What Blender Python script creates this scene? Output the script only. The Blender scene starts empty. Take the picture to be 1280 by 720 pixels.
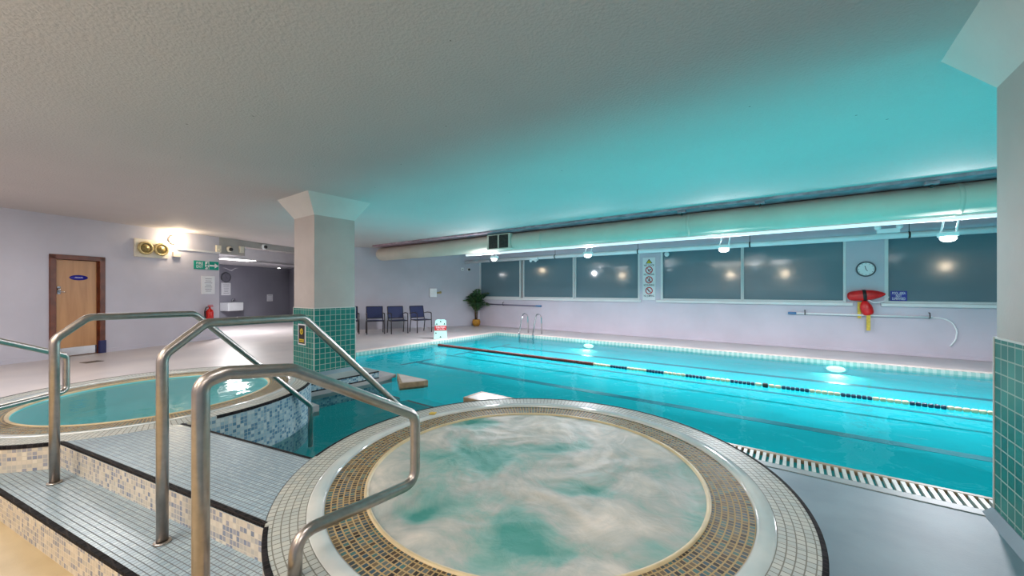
import bpy, bmesh, math, random
from mathutils import Vector, Matrix, noise
random.seed(7)
PI = math.pi
scene = bpy.context.scene
col = scene.collection

# ---------------------------------------------------------------- survey of the place
# metres; X runs along the windowed wall, Y towards it, floor of the pool hall at Z = 0
EYE = 1.38
F_PX, PX0, PY0 = 475.0, 640.0, 363.5
YAW = math.atan2(352, 475)
SN, CS = math.sin(YAW), math.cos(YAW)
CEIL = 2.93
DECK = 0.35
TREAD = 0.175
WATER = -0.07
POOL_X0, POOL_X1, POOL_Y0, POOL_Y1 = -7.92, 6.2, 3.94, 9.88
FAR_Y = 11.5
SPA1 = Vector((-1.255, 1.91))
SPA2 = Vector((-5.17, 0.97))
R_IN, R_GRATE, R_STONE, R_OUT = 0.935, 1.125, 1.20, 1.36
ANG = math.radians(11.8)
TV = Vector((math.cos(ANG), math.sin(ANG)))
NV = Vector((-math.sin(ANG), math.cos(ANG)))


def ray(px):
    u = (px - PX0) / F_PX
    return u * CS - SN, u * SN + CS


class Wall:
    """a vertical wall plane: local x along it (left to right), y into it, z up"""
    def __init__(self, p0, ang):
        self.p0 = Vector(p0); self.ang = ang
        self.d = Vector((math.cos(ang), math.sin(ang)))
    def sz(self, px, py):
        rx, ry = ray(px)
        det = -rx * self.d.y + ry * self.d.x
        t = (-self.p0.x * self.d.y + self.p0.y * self.d.x) / det
        p = Vector((rx, ry)) * t
        return (p - self.p0).dot(self.d), EYE + (PY0 - py) / F_PX * t
    def xy(self, s, off=0.0):
        n = Vector((-self.d.y, self.d.x))
        return self.p0 + self.d * s + n * off
    def rect(self, x0, y0, x1, y1):
        s0, _ = self.sz(x0, y0); s1, _ = self.sz(x1, y1); sm, za = self.sz((x0 + x1) / 2, y0); _, zb = self.sz((x0 + x1) / 2, y1)
        return (s0 + s1) / 2, (za + zb) / 2, s1 - s0, za - zb


FAR = Wall((0, FAR_Y), 0.0)
LEFT = Wall((-11.8, 0), math.atan2(1, -0.41))
CHW = Wall((-10.13, 11.5), math.atan2(0.862, 0.507))


def on_floor(px, py, z=0.0):
    t = (EYE - z) * F_PX / (py - PY0)
    rx, ry = ray(px)
    return Vector((rx * t, ry * t))


# ---------------------------------------------------------------- materials
def lin(c):
    return tuple(((v / 255) / 12.92 if v / 255 <= 0.04045 else ((v / 255 + 0.055) / 1.055) ** 2.4) for v in c) + (1.0,)


MATS = {}


def new_mat(name):
    m = bpy.data.materials.new(name); m.use_nodes = True
    nt = m.node_tree; nt.nodes.clear()
    out = nt.nodes.new('ShaderNodeOutputMaterial')
    b = nt.nodes.new('ShaderNodeBsdfPrincipled')
    nt.links.new(b.outputs[0], out.inputs[0])
    MATS[name] = m
    return m, nt, b, out


def N(nt, t, **kw):
    n = nt.nodes.new(t)
    for k, v in kw.items():
        setattr(n, k, v)
    return n


def M(nt, op, a, b=None, clamp=False):
    n = nt.nodes.new('ShaderNodeMath'); n.operation = op; n.use_clamp = clamp
    for i, v in enumerate((a, b)):
        if v is None: continue
        if isinstance(v, (int, float)): n.inputs[i].default_value = v
        else: nt.links.new(v, n.inputs[i])
    return n.outputs[0]


def mixc(nt, fac, a, b):
    n = nt.nodes.new('ShaderNodeMix'); n.data_type = 'RGBA'
    for idx, v in ((0, fac), (6, a), (7, b)):
        if isinstance(v, (int, float)): n.inputs[idx].default_value = v
        elif isinstance(v, tuple): n.inputs[idx].default_value = v
        else: nt.links.new(v, n.inputs[idx])
    return n.outputs[2]


def paint(name, c, rough=0.6, var=0.06, scale=3.0, bump=0.0, bscale=60, metal=0.0, spec=0.5, c2=None, emit=None, es=0):
    m, nt, b, out = new_mat(name)
    tc = N(nt, 'ShaderNodeTexCoord')
    nz = N(nt, 'ShaderNodeTexNoise'); nz.inputs['Scale'].default_value = scale; nz.inputs['Detail'].default_value = 4
    nt.links.new(tc.outputs['Object'], nz.inputs['Vector'])
    a = lin(c)
    d = lin(c2) if c2 else tuple(max(0, v * (1 - var * 3)) for v in a[:3]) + (1,)
    r = N(nt, 'ShaderNodeMapRange'); r.inputs[1].default_value = .35; r.inputs[2].default_value = .65
    nt.links.new(nz.outputs[0], r.inputs[0])
    cc = mixc(nt, r.outputs[0], a, d)
    nt.links.new(cc, b.inputs['Base Color'])
    b.inputs['Roughness'].default_value = rough; b.inputs['Metallic'].default_value = metal
    b.inputs['Specular IOR Level'].default_value = spec
    if bump:
        n2 = N(nt, 'ShaderNodeTexNoise'); n2.inputs['Scale'].default_value = bscale; n2.inputs['Detail'].default_value = 3
        nt.links.new(tc.outputs['Object'], n2.inputs['Vector'])
        bp = N(nt, 'ShaderNodeBump'); bp.inputs['Strength'].default_value = bump; bp.inputs['Distance'].default_value = .01
        nt.links.new(n2.outputs[0], bp.inputs['Height']); nt.links.new(bp.outputs[0], b.inputs['Normal'])
    if emit:
        b.inputs['Emission Color'].default_value = lin(emit); b.inputs['Emission Strength'].default_value = es
    return m


def tile(name, size, palette, grout, gw=0.06, rough=0.25, spec=0.5, bump=0.3, off=(0, 0)):
    """grid of small tiles in UV metres, each tile a random colour from the palette"""
    m, nt, b, out = new_mat(name)
    uv = N(nt, 'ShaderNodeUVMap'); uv.uv_map = 'UVMap'
    sc = N(nt, 'ShaderNodeVectorMath', operation='MULTIPLY_ADD')
    nt.links.new(uv.outputs[0], sc.inputs[0])
    sc.inputs[1].default_value = (1 / size[0], 1 / size[1], 0); sc.inputs[2].default_value = (off[0] + 500, off[1] + 500, 0)
    fl = N(nt, 'ShaderNodeVectorMath', operation='FLOOR'); nt.links.new(sc.outputs[0], fl.inputs[0])
    fr = N(nt, 'ShaderNodeVectorMath', operation='FRACTION'); nt.links.new(sc.outputs[0], fr.inputs[0])
    wn = N(nt, 'ShaderNodeTexWhiteNoise', noise_dimensions='2D'); nt.links.new(fl.outputs[0], wn.inputs['Vector'])
    rp = N(nt, 'ShaderNodeValToRGB'); rp.color_ramp.interpolation = 'CONSTANT'
    el = rp.color_ramp.elements
    el[0].position = 0; el[0].color = lin(palette[0])
    el.remove(el[1])
    for i, c in enumerate(palette[1:], 1):
        e = el.new(i / len(palette)); e.color = lin(c)
    nt.links.new(wn.outputs[0], rp.inputs[0])
    sp = N(nt, 'ShaderNodeSeparateXYZ'); nt.links.new(fr.outputs[0], sp.inputs[0])
    def edge(o, g):
        a = M(nt, 'ABSOLUTE', M(nt, 'SUBTRACT', o, 0.5))
        return M(nt, 'GREATER_THAN', a, 0.5 - g)
    g = M(nt, 'MAXIMUM', edge(sp.outputs[0], gw if not isinstance(gw, tuple) else gw[0]), edge(sp.outputs[1], gw if not isinstance(gw, tuple) else gw[1]))
    cc = mixc(nt, g, rp.outputs[0], lin(grout))
    nt.links.new(cc, b.inputs['Base Color'])
    rr = N(nt, 'ShaderNodeMapRange'); rr.inputs[3].default_value = rough; rr.inputs[4].default_value = 0.7
    nt.links.new(g, rr.inputs[0]); nt.links.new(rr.outputs[0], b.inputs['Roughness'])
    b.inputs['Specular IOR Level'].default_value = spec
    if bump:
        bp = N(nt, 'ShaderNodeBump'); bp.inputs['Strength'].default_value = bump; bp.inputs['Distance'].default_value = .004; bp.invert = True
        nt.links.new(g, bp.inputs['Height']); nt.links.new(bp.outputs[0], b.inputs['Normal'])
    return m


def glow(name, c, s):
    m, nt, b, out = new_mat(name)
    b.inputs['Base Color'].default_value = lin(c)
    b.inputs['Emission Color'].default_value = lin(c); b.inputs['Emission Strength'].default_value = s
    return m


paint('wall_paint', (196, 194, 206), .65, .03, 1.2, .12, 40)
paint('wall_far_paint', (204, 195, 208), .6, .03, 1.2, .1, 40)
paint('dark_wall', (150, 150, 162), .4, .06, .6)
paint('white_paint', (222, 220, 222), .45, .02)
paint('beam_paint', (172, 168, 164), .6, .03)
paint('mauve_shade_and_clamp', (186, 148, 160), .6, .15, 6)  # mauve stands in for shade above the duct; the clamps share it
paint('duct_paint', (212, 202, 188), .8, .05, 1.0)
paint('column_paint', (192, 182, 178), .6, .04, 2, .1, 60)
paint('capital_paint', (216, 213, 209), .6, .03, 2, .1, 60)
paint('floor_far', (196, 188, 186), .35, .05, .8, .05, 120, c2=(176, 170, 172))
paint('floor_slate', (130, 152, 163), .5, .1, 1.4, .06, 70, c2=(104, 126, 138))
paint('floor_warm_lit', (205, 186, 150), .4, .08, 3, .05, 90, c2=(184, 164, 126))  # yellow lamplight on the near-left floor is put into this colour
paint('floor_kerb', (150, 160, 162), .45, .06, 6)
paint('coping', (208, 192, 186), .4, .05, 6)
paint('nosing', (176, 148, 118), .45, .12, 12)
paint('black_trim', (34, 34, 38), .4, .2, 40)
paint('grate_white', (205, 206, 200), .4, .05, 12)
paint('grate_dark', (52, 50, 46), .7, .2, 20)
paint('stone', (222, 224, 222), .10, .05, 4, c2=(196, 206, 208))
paint('rail_steel', (190, 182, 176), .30, .05, 30, metal=1)
paint('chrome', (205, 205, 208), .12, .02, 10, metal=1)
paint('door_wood', (176, 124, 78), .35, .1, 2.0, c2=(148, 98, 58))
paint('frame_wood', (112, 56, 32), .35, .15, 6)
paint('blue_plastic', (22, 30, 150), .35, .06, 8)
paint('navy_boot', (30, 36, 92), .5, .1, 8)
paint('brass', (206, 186, 132), .35, .1, 20, metal=.25)
paint('brass_dark', (168, 146, 88), .4, .15, 20, metal=.25)
paint('panel_cream', (232, 224, 206), .5, .03)
paint('sign_green', (0, 152, 132), .4, .04)
paint('paper', (226, 228, 234), .6, .02)
paint('grey_ink', (130, 134, 146), .7, .05)
paint('black_plastic', (20, 20, 24), .45, .1)
paint('red_plastic', (222, 26, 28), .3, .08, 8)
paint('extinguisher_red', (204, 32, 26), .25, .06, 8)
paint('yellow_web', (222, 190, 70), .6, .1, 20)
paint('sign_white', (228, 226, 230), .5, .02)
paint('sign_red', (196, 36, 40), .5, .04)
paint('sign_yellow', (226, 196, 30), .5, .04)
paint('chair_frame', (44, 38, 44), .4, .1)
paint('chair_mesh', (38, 48, 96), .7, .25, 160, c2=(26, 34, 70))
paint('leaf', (58, 100, 54), .5, .2, 12, c2=(24, 52, 34))
paint('leaf_light', (92, 122, 62), .5, .2, 12)
paint('palm_trunk', (96, 74, 50), .8, .2, 20)
paint('pot', (196, 140, 40), .55, .15, 14)
paint('mint_plastic', (186, 230, 222), .4, .04)
paint('pipe_white', (240, 243, 246), .35, .03)
paint('added_strip_glow', (240, 242, 246), .4, .01, emit=(244, 244, 255), es=.55)  # painted glow for the bright line under the floodlit duct
paint('pole_violet', (120, 112, 140), .4, .06)
paint('pole_blue', (96, 140, 190), .4, .06)
paint('lane_red', (128, 40, 30), .4, .1, 20)
paint('lane_cream', (236, 214, 180), .4, .08, 20)
paint('lane_blue', (22, 62, 92), .4, .1, 20)
paint('lane_black', (16, 18, 22), .4, .1, 20)
paint('lane_and_rope_shadow_glow', (10, 104, 118), .5, .05, emit=(0, 112, 128), es=.25)  # glows like lit water; also colours the painted rope shadow
paint('ceramic', (226, 230, 234), .15, .02)
paint('clock_face', (232, 236, 240), .3, .01)
paint('clock_rim', (84, 86, 94), .3, .05)
paint('dark_clock_face', (112, 112, 124), .4, .05)
paint('curtain', (58, 38, 56), .8, .2, 10)
paint('drain', (110, 96, 84), .5, .2, 30)
paint('spa_shell_glow', (128, 196, 200), .3, .04, emit=(104, 176, 182), es=.5)  # painted teal glow stands in for light inside the tub
paint('lip', (222, 202, 160), .4, .06, 10)
paint('channel_bed_glow', (20, 118, 122), .5, .08, 2, emit=(0, 120, 124), es=.42)  # glow of lit water painted into the bed, which is no lamp
glow('lamp_white', (255, 255, 255), 7)
glow('lamp_warm', (255, 226, 176), 9)
glow('panel_light', (255, 252, 246), 7)
glow('pool_lamp', (236, 255, 220), 1.5)

tile('deck_tile', (.025, .025), [(168, 190, 204), (160, 184, 200), (174, 196, 208), (164, 186, 200)], (108, 116, 124), .08)
tile('ring_tile', (.032, .032), [(190, 194, 190), (182, 188, 186), (196, 198, 192)], (128, 128, 120), .07, rough=.45, spec=.3)
tile('riser_mosaic', (.027, .027), [(214, 204, 190), (204, 196, 184), (156, 158, 170), (190, 186, 180), (222, 214, 200), (134, 142, 162), (208, 200, 186), (172, 172, 176)], (200, 192, 178), .08)
tile('pool_mosaic', (.03, .03), [(176, 200, 210), (118, 152, 178), (150, 182, 200), (196, 212, 216), (96, 138, 166), (164, 192, 204)], (176, 192, 196), .07)
tile('column_tile', (.0888, .0888), [(34, 122, 114), (28, 114, 108), (40, 130, 122), (32, 118, 108)], (160, 176, 168), .045, rough=.42, spec=.15)
tile('grate_mosaic', (.0235, .027), [(70, 80, 84), (96, 104, 104), (52, 48, 46), (74, 112, 112), (110, 96, 76), (58, 84, 100), (78, 66, 56)], (180, 156, 114), (.13, .12), rough=.5, spec=.2, bump=.6)
tile('edge_black', (.027, .05), [(30, 30, 34), (40, 40, 44), (24, 24, 28)], (54, 50, 50), .06, rough=.7, spec=.1, bump=0)
tile('coping_grate', (.10, 1.0), [(138, 172, 166), (146, 176, 170)], (168, 184, 178), (.24, 0), bump=.3)
tile('basin_tile_glow', (.15, .15), [(36, 152, 160), (35, 151, 159), (37, 153, 161)], (38, 154, 162), .02, bump=0, rough=.8, spec=.05)
nb = MATS['basin_tile_glow'].node_tree.nodes
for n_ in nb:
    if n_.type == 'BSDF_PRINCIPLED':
        n_.inputs['Emission Color'].default_value = lin((0, 182, 196)); n_.inputs['Emission Strength'].default_value = .50  # bed tiles glow turquoise to imitate lamp-lit water


def ceiling_mat():
    m, nt, b, out = new_mat('ceiling_plaster')
    tc = N(nt, 'ShaderNodeTexCoord')
    nz = N(nt, 'ShaderNodeTexNoise'); nz.inputs['Scale'].default_value = .8; nz.inputs['Detail'].default_value = 5
    nt.links.new(tc.outputs['Object'], nz.inputs['Vector'])
    vo = N(nt, 'ShaderNodeTexVoronoi'); vo.inputs['Scale'].default_value = 4.2; vo.inputs['Randomness'].default_value = 1
    nt.links.new(tc.outputs['Object'], vo.inputs['Vector'])
    spk = M(nt, 'LESS_THAN', vo.outputs['Distance'], .045)
    wn = N(nt, 'ShaderNodeSeparateColor'); nt.links.new(vo.outputs['Color'], wn.inputs[0])
    spk = M(nt, 'MULTIPLY', spk, M(nt, 'GREATER_THAN', wn.outputs[0], .72))
    base = mixc(nt, nz.outputs[0], lin((198, 191, 188)), lin((184, 178, 176)))
    cc = mixc(nt, M(nt, 'MULTIPLY', spk, .7), base, lin((96, 92, 88)))
    nt.links.new(cc, b.inputs['Base Color']); b.inputs['Roughness'].default_value = .75
    n2 = N(nt, 'ShaderNodeTexNoise'); n2.inputs['Scale'].default_value = 45; n2.inputs['Detail'].default_value = 4
    nt.links.new(tc.outputs['Object'], n2.inputs['Vector'])
    bp = N(nt, 'ShaderNodeBump'); bp.inputs['Strength'].default_value = .45; bp.inputs['Distance'].default_value = .02
    nt.links.new(n2.outputs[0], bp.inputs['Height']); nt.links.new(bp.outputs[0], b.inputs['Normal'])


ceiling_mat()


def water_mat(name, tint, bscale, bstr, rough=.02, stretch=(1, 1, 1)):
    m, nt, b, out = new_mat(name)
    nt.nodes.remove(b)
    tr = N(nt, 'ShaderNodeBsdfTransparent'); tr.inputs[0].default_value = lin(tint)
    gl = N(nt, 'ShaderNodeBsdfGlossy'); gl.inputs['Roughness'].default_value = rough
    tc = N(nt, 'ShaderNodeTexCoord')
    mp = N(nt, 'ShaderNodeMapping'); mp.inputs['Scale'].default_value = stretch
    nt.links.new(tc.outputs['Object'], mp.inputs[0])
    n2 = N(nt, 'ShaderNodeTexNoise'); n2.inputs['Scale'].default_value = bscale; n2.inputs['Detail'].default_value = 3; n2.inputs['Distortion'].default_value = .6
    nt.links.new(mp.outputs[0], n2.inputs['Vector'])
    bp = N(nt, 'ShaderNodeBump'); bp.inputs['Strength'].default_value = bstr; bp.inputs['Distance'].default_value = .03
    nt.links.new(n2.outputs[0], bp.inputs['Height'])
    fr = N(nt, 'ShaderNodeFresnel'); fr.inputs[0].default_value = 1.33
    nt.links.new(bp.outputs[0], fr.inputs['Normal']); nt.links.new(bp.outputs[0], gl.inputs['Normal'])
    mx = N(nt, 'ShaderNodeMixShader')
    nt.links.new(M(nt, 'MULTIPLY', fr.outputs[0], .8), mx.inputs[0]); nt.links.new(tr.outputs[0], mx.inputs[1]); nt.links.new(gl.outputs[0], mx.inputs[2])
    nt.links.new(mx.outputs[0], out.inputs[0])
    return m


water_mat('pool_water', (205, 246, 248), 3.0, .35)
water_mat('calm_water', (222, 246, 242), 4.0, .12)


def foam_mat():
    m, nt, b, out = new_mat('foam_water')
    tc = N(nt, 'ShaderNodeTexCoord')
    at_ = N(nt, 'ShaderNodeAttribute'); at_.attribute_name = 'foam'
    n1 = N(nt, 'ShaderNodeTexNoise'); n1.inputs['Scale'].default_value = 3.2; n1.inputs['Detail'].default_value = 5; n1.inputs['Roughness'].default_value = .66; n1.inputs['Distortion'].default_value = .9
    nt.links.new(tc.outputs['Object'], n1.inputs['Vector'])
    f = M(nt, 'ADD', at_.outputs['Fac'], M(nt, 'MULTIPLY', M(nt, 'SUBTRACT', n1.outputs[0], .5), .95), clamp=True)
    rp = N(nt, 'ShaderNodeValToRGB'); el = rp.color_ramp.elements
    el[0].position = .18; el[0].color = lin((74, 150, 142)); el[1].position = .95; el[1].color = lin((226, 216, 206))
    e = el.new(.42); e.color = lin((132, 172, 166)); e = el.new(.6); e.color = lin((174, 180, 176))
    nt.links.new(f, rp.inputs[0]); nt.links.new(rp.outputs[0], b.inputs['Base Color'])
    b.inputs['Roughness'].default_value = .5; b.inputs['Specular IOR Level'].default_value = .25
    n2 = N(nt, 'ShaderNodeTexNoise'); n2.inputs['Scale'].default_value = 9; n2.inputs['Detail'].default_value = 5; n2.inputs['Distortion'].default_value = 1
    nt.links.new(tc.outputs['Object'], n2.inputs['Vector'])
    bp = N(nt, 'ShaderNodeBump'); bp.inputs['Strength'].default_value = .16; bp.inputs['Distance'].default_value = .04
    nt.links.new(n2.outputs[0], bp.inputs['Height']); nt.links.new(bp.outputs[0], b.inputs['Normal'])


foam_mat()


def glass_mat():
    m, nt, b, out = new_mat('window_glass')
    tc = N(nt, 'ShaderNodeTexCoord')
    nz = N(nt, 'ShaderNodeTexNoise'); nz.inputs['Scale'].default_value = .7
    nt.links.new(tc.outputs['Object'], nz.inputs['Vector'])
    nt.links.new(mixc(nt, nz.outputs[0], lin((92, 116, 128)), lin((108, 130, 140))), b.inputs['Base Color'])
    b.inputs['Roughness'].default_value = .09; b.inputs['Specular IOR Level'].default_value = .5


glass_mat()


def wood_grain():
    m = MATS['door_wood']; nt = m.node_tree
    b = [n for n in nt.nodes if n.type == 'BSDF_PRINCIPLED'][0]
    tc = N(nt, 'ShaderNodeTexCoord'); mp = N(nt, 'ShaderNodeMapping'); mp.inputs['Scale'].default_value = (6, 6, .5)
    nt.links.new(tc.outputs['Object'], mp.inputs[0])
    nz = N(nt, 'ShaderNodeTexNoise'); nz.inputs['Scale'].default_value = 1.5; nz.inputs['Detail'].default_value = 6; nz.inputs['Distortion'].default_value = .8
    nt.links.new(mp.outputs[0], nz.inputs['Vector'])
    nt.links.new(mixc(nt, nz.outputs[0], lin((150, 102, 60)), lin((208, 158, 108))), b.inputs['Base Color'])


wood_grain()


# ---------------------------------------------------------------- mesh building
class MB:
    def __init__(self):
        self.bm = bmesh.new(); self.uv = self.bm.loops.layers.uv.new('UVMap'); self.done = set(); self.mi = 0; self.smooth = False

    def face(self, vs, uvs=None, smooth=None):
        try: f = self.bm.faces.new(vs)
        except ValueError: return None
        f.material_index = self.mi; f.smooth = self.smooth if smooth is None else smooth
        if uvs:
            for l, q in zip(f.loops, uvs): l[self.uv].uv = q
            self.done.add(f)
        return f

    def box(self, x0, y0, z0, x1, y1, z1, bev=0.0, mat=None):
        v = [self.bm.verts.new((x, y, z)) for x in (x0, x1) for y in (y0, y1) for z in (z0, z1)]
        fs = [self.face([v[i] for i in q], smooth=False) for q in ((0, 1, 3, 2), (4, 6, 7, 5), (0, 4, 5, 1), (2, 3, 7, 6), (0, 2, 6, 4), (1, 5, 7, 3))]
        if mat is not None:
            bmesh.ops.transform(self.bm, matrix=mat, verts=v)
        if bev:
            es = {e for f in fs for e in f.edges}
            r = bmesh.ops.bevel(self.bm, geom=list(es), offset=bev, segments=2, profile=.5, affect='EDGES')
            for f in r['faces']: f.material_index = self.mi
        return self

    def prism(self, poly, z0, z1, top=None, side=None):
        """vertical prism over a polygon of (x, y); material slots for top and sides"""
        n = len(poly)
        a = sum(poly[i][0] * poly[(i + 1) % n][1] - poly[(i + 1) % n][0] * poly[i][1] for i in range(n))
        if a < 0: poly = poly[::-1]
        lo = [self.bm.verts.new((p[0], p[1], z0)) for p in poly]; hi = [self.bm.verts.new((p[0], p[1], z1)) for p in poly]
        s = self.mi
        if top is not None: self.mi = top
        self.face(hi)
        if side is not None: self.mi = side
        self.face(lo[::-1])
        L = 0
        for i in range(n):
            j = (i + 1) % n
            d = (Vector(poly[j][:2]) - Vector(poly[i][:2])).length
            self.face([lo[i], lo[j], hi[j], hi[i]], [(L, z0), (L + d, z0), (L + d, z1), (L, z1)]); L += d
        self.mi = s
        return self

    def extrude_y(self, pts, y0, y1):
        """solid from an outline in the x-z plane"""
        n = len(pts)
        a = [self.bm.verts.new((p[0], y0, p[1])) for p in pts]; b = [self.bm.verts.new((p[0], y1, p[1])) for p in pts]
        self.face(a); self.face(b[::-1])
        for i in range(n):
            j = (i + 1) % n
            self.face([a[j], a[i], b[i], b[j]])
        return self

    def lathe(self, prof, n=48, c=(0, 0, 0), a0=0.0, a1=2 * PI, ref=None, cap=False, smooth=True, mats=None):
        full = abs(a1 - a0 - 2 * PI) < 1e-6
        rings = []
        for k in range(n if full else n + 1):
            a = a0 + (a1 - a0) * k / n
            rings.append([self.bm.verts.new((c[0] + r * math.cos(a), c[1] + r * math.sin(a), c[2] + z)) for r, z in prof])
        Ls = [0]
        for i in range(len(prof) - 1):
            Ls.append(Ls[-1] + math.hypot(prof[i + 1][0] - prof[i][0], prof[i + 1][1] - prof[i][1]))
        R = ref or max(p[0] for p in prof)
        for k in range(n):
            A = rings[k]; B = rings[(k + 1) % len(rings)]
            u0 = R * (a0 + (a1 - a0) * k / n); u1 = R * (a0 + (a1 - a0) * (k + 1) / n)
            for i in range(len(prof) - 1):
                if mats: self.mi = mats[i]
                self.face([A[i], B[i], B[i + 1], A[i + 1]], [(u0, Ls[i]), (u1, Ls[i]), (u1, Ls[i + 1]), (u0, Ls[i + 1])], smooth=smooth)
        if cap and full:
            self.face([r[0] for r in rings][::-1], smooth=False); self.face([r[-1] for r in rings], smooth=False)
        return self

    def tube(self, path, r, n=12, closed=False, caps=True, radii=None):
        P = [Vector(p) for p in path]
        rings = []; up = None
        for i, p in enumerate(P):
            t = (P[min(i + 1, len(P) - 1)] - P[max(i - 1, 0)]).normalized()
            if up is None:
                up = Vector((0, 0, 1)) if abs(t.z) < .9 else Vector((1, 0, 0))
            x = up - t * up.dot(t)
            if x.length < 1e-6: x = t.orthogonal()
            x.normalize(); up = x; y = t.cross(x)
            rr = radii[i] if radii else r
            rings.append([self.bm.verts.new(p + (x * math.cos(2 * PI * k / n) + y * math.sin(2 * PI * k / n)) * rr) for k in range(n)])
        for a, b in zip(rings, rings[1:]):
            for k in range(n):
                self.face([a[k], a[(k + 1) % n], b[(k + 1) % n], b[k]], smooth=True)
        if caps:
            self.face(rings[0][::-1], smooth=False); self.face(rings[-1], smooth=False)
        return self

    def cyl(self, p0, p1, r, n=16):
        return self.tube([p0, p1], r, n)

    def ball(self, c, r, u=16, v=10, s=(1, 1, 1)):
        m = Matrix.Translation(Vector(c)) @ Matrix.Diagonal((r * s[0], r * s[1], r * s[2], 1))
        g = bmesh.ops.create_uvsphere(self.bm, u_segments=u, v_segments=v, radius=1, matrix=m)
        for vv in g['verts']:
            for f in vv.link_faces: f.smooth = True; f.material_index = self.mi
        return self

    def text(self, s, size, x, z, y, width=None):
        """flat lettering facing -y, centred on (x, z)"""
        cu = bpy.data.curves.new('t', 'FONT'); cu.body = s; cu.size = size; cu.align_x = 'CENTER'; cu.align_y = 'CENTER'; cu.offset = size * .012
        ob = bpy.data.objects.new('t', cu); col.objects.link(ob)
        dg = bpy.context.evaluated_depsgraph_get(); me = bpy.data.meshes.new_from_object(ob.evaluated_get(dg))
        xs = [v.co.x for v in me.vertices]
        k = (width / (max(xs) - min(xs))) if width and xs else 1.0
        off = len(self.bm.verts)
        vs = [self.bm.verts.new((x + v.co.x * k, y, z + v.co.y)) for v in me.vertices]
        for p in me.polygons: self.face([vs[i] for i in p.vertices], smooth=False)
        bpy.data.objects.remove(ob); bpy.data.curves.remove(cu); bpy.data.meshes.remove(me)
        return self

    def move(self, m):
        bmesh.ops.transform(self.bm, matrix=m, verts=self.bm.verts[:]); return self

    def build(self, name, mat, parent=None, uvrot=0.0, uvorg=(0, 0), loc=None, rotz=None):
        bm = self.bm
        bmesh.ops.recalc_face_normals(bm, faces=bm.faces[:]) if not getattr(self, 'keep', False) else None
        cr, sr = math.cos(uvrot), math.sin(uvrot)
        bm.normal_update()
        for f in bm.faces:
            if f in self.done: continue
            n = f.normal
            for l in f.loops:
                c = l.vert.co
                if abs(n.z) > .7:
                    x, y = c.x - uvorg[0], c.y - uvorg[1]
                    l[self.uv].uv = (x * cr + y * sr, -x * sr + y * cr)
                else:
                    h = math.hypot(n.x, n.y) or 1
                    l[self.uv].uv = ((-n.y * c.x + n.x * c.y) / h, c.z)
        me = bpy.data.meshes.new(name); bm.to_mesh(me); bm.free()
        for mm in (mat if isinstance(mat, (list, tuple)) else [mat]):
            me.materials.append(MATS[mm])
        o = bpy.data.objects.new(name, me); col.objects.link(o)
        if parent: o.parent = parent
        if loc is not None: o.location = loc
        if rotz is not None: o.rotation_euler = (0, 0, rotz)
        return o


def tag(o, label=None, cat=None, group=None, kind=None):
    if label: o['label'] = label
    if cat: o['category'] = cat
    if group: o['group'] = group
    if kind: o['kind'] = kind
    return o


def thing(name, label, cat, loc=(0, 0, 0), rotz=0.0, group=None):
    o = bpy.data.objects.new(name, None); o.empty_display_size = .1; col.objects.link(o)
    o.location = loc; o.rotation_euler = (0, 0, rotz)
    return tag(o, label, cat, group)


def struct(o): return tag(o, kind='structure')


def dup(root, loc, rotz, label):
    r = root.copy(); col.objects.link(r); r.location = loc; r.rotation_euler = (0, 0, rotz); r['label'] = label
    for ch in list(root.children):
        c = ch.copy(); col.objects.link(c); c.parent = r
        for g in ch.children:
            d = g.copy(); col.objects.link(d); d.parent = c
    return r


def fillet(pts, R, n=6):
    P = [Vector(p) for p in pts]; out = [P[0]]
    for i in range(1, len(P) - 1):
        a = (P[i - 1] - P[i]); b = (P[i + 1] - P[i])
        la, lb = a.length, b.length; a.normalize(); b.normalize()
        ang = a.angle(b); d = min(R / math.tan(ang / 2), la * .48, lb * .48)
        p0 = P[i] + a * d; p2 = P[i] + b * d
        for k in range(n + 1):
            t = k / n
            out.append(p0 * (1 - t) ** 2 + P[i] * 2 * t * (1 - t) + p2 * t * t)
    out.append(P[-1]); return out


def arc(c, r, a0, a1, n):
    return [(c[0] + r * math.cos(a0 + (a1 - a0) * k / n), c[1] + r * math.sin(a0 + (a1 - a0) * k / n)) for k in range(n + 1)]


def mount(name, label, cat, wall, s, z, off=0.0, group=None):
    p = wall.xy(s, off)
    return thing(name, label, cat, (p.x, p.y, z), wall.ang, group)


# ---------------------------------------------------------------- the room
b = MB()
CH_X0, CH_X1, CH_Y0 = -5.30, -1.0, 0.95     # channel between the two tubs
Y_LEDGE = 3.61
def slab(x0, y0, x1, y1, m):
    b.mi = m; b.box(x0, y0, -.12, x1, y1, 0)
slab(-19.5, -3.2, POOL_X0 - .2, 12, 0)
slab(POOL_X0 - .2, POOL_Y1 + .14, 7, 12, 0)
slab(POOL_X0 - .2, 2.3, CH_X0, POOL_Y0 - .02, 0)
slab(POOL_X0 - .2, -3.2, -4.6, 2.3, 0)
slab(-4.6, -3.2, -1.0, .95, 2)
slab(-1.0, -3.2, 7, Y_LEDGE, 1)
struct(b.build('floor', ['floor_far', 'floor_slate', 'floor_warm_lit']))

struct(MB().box(-20, -3.2, CEIL, 7, 12, CEIL + .1).build('ceiling', 'ceiling_plaster'))

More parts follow.
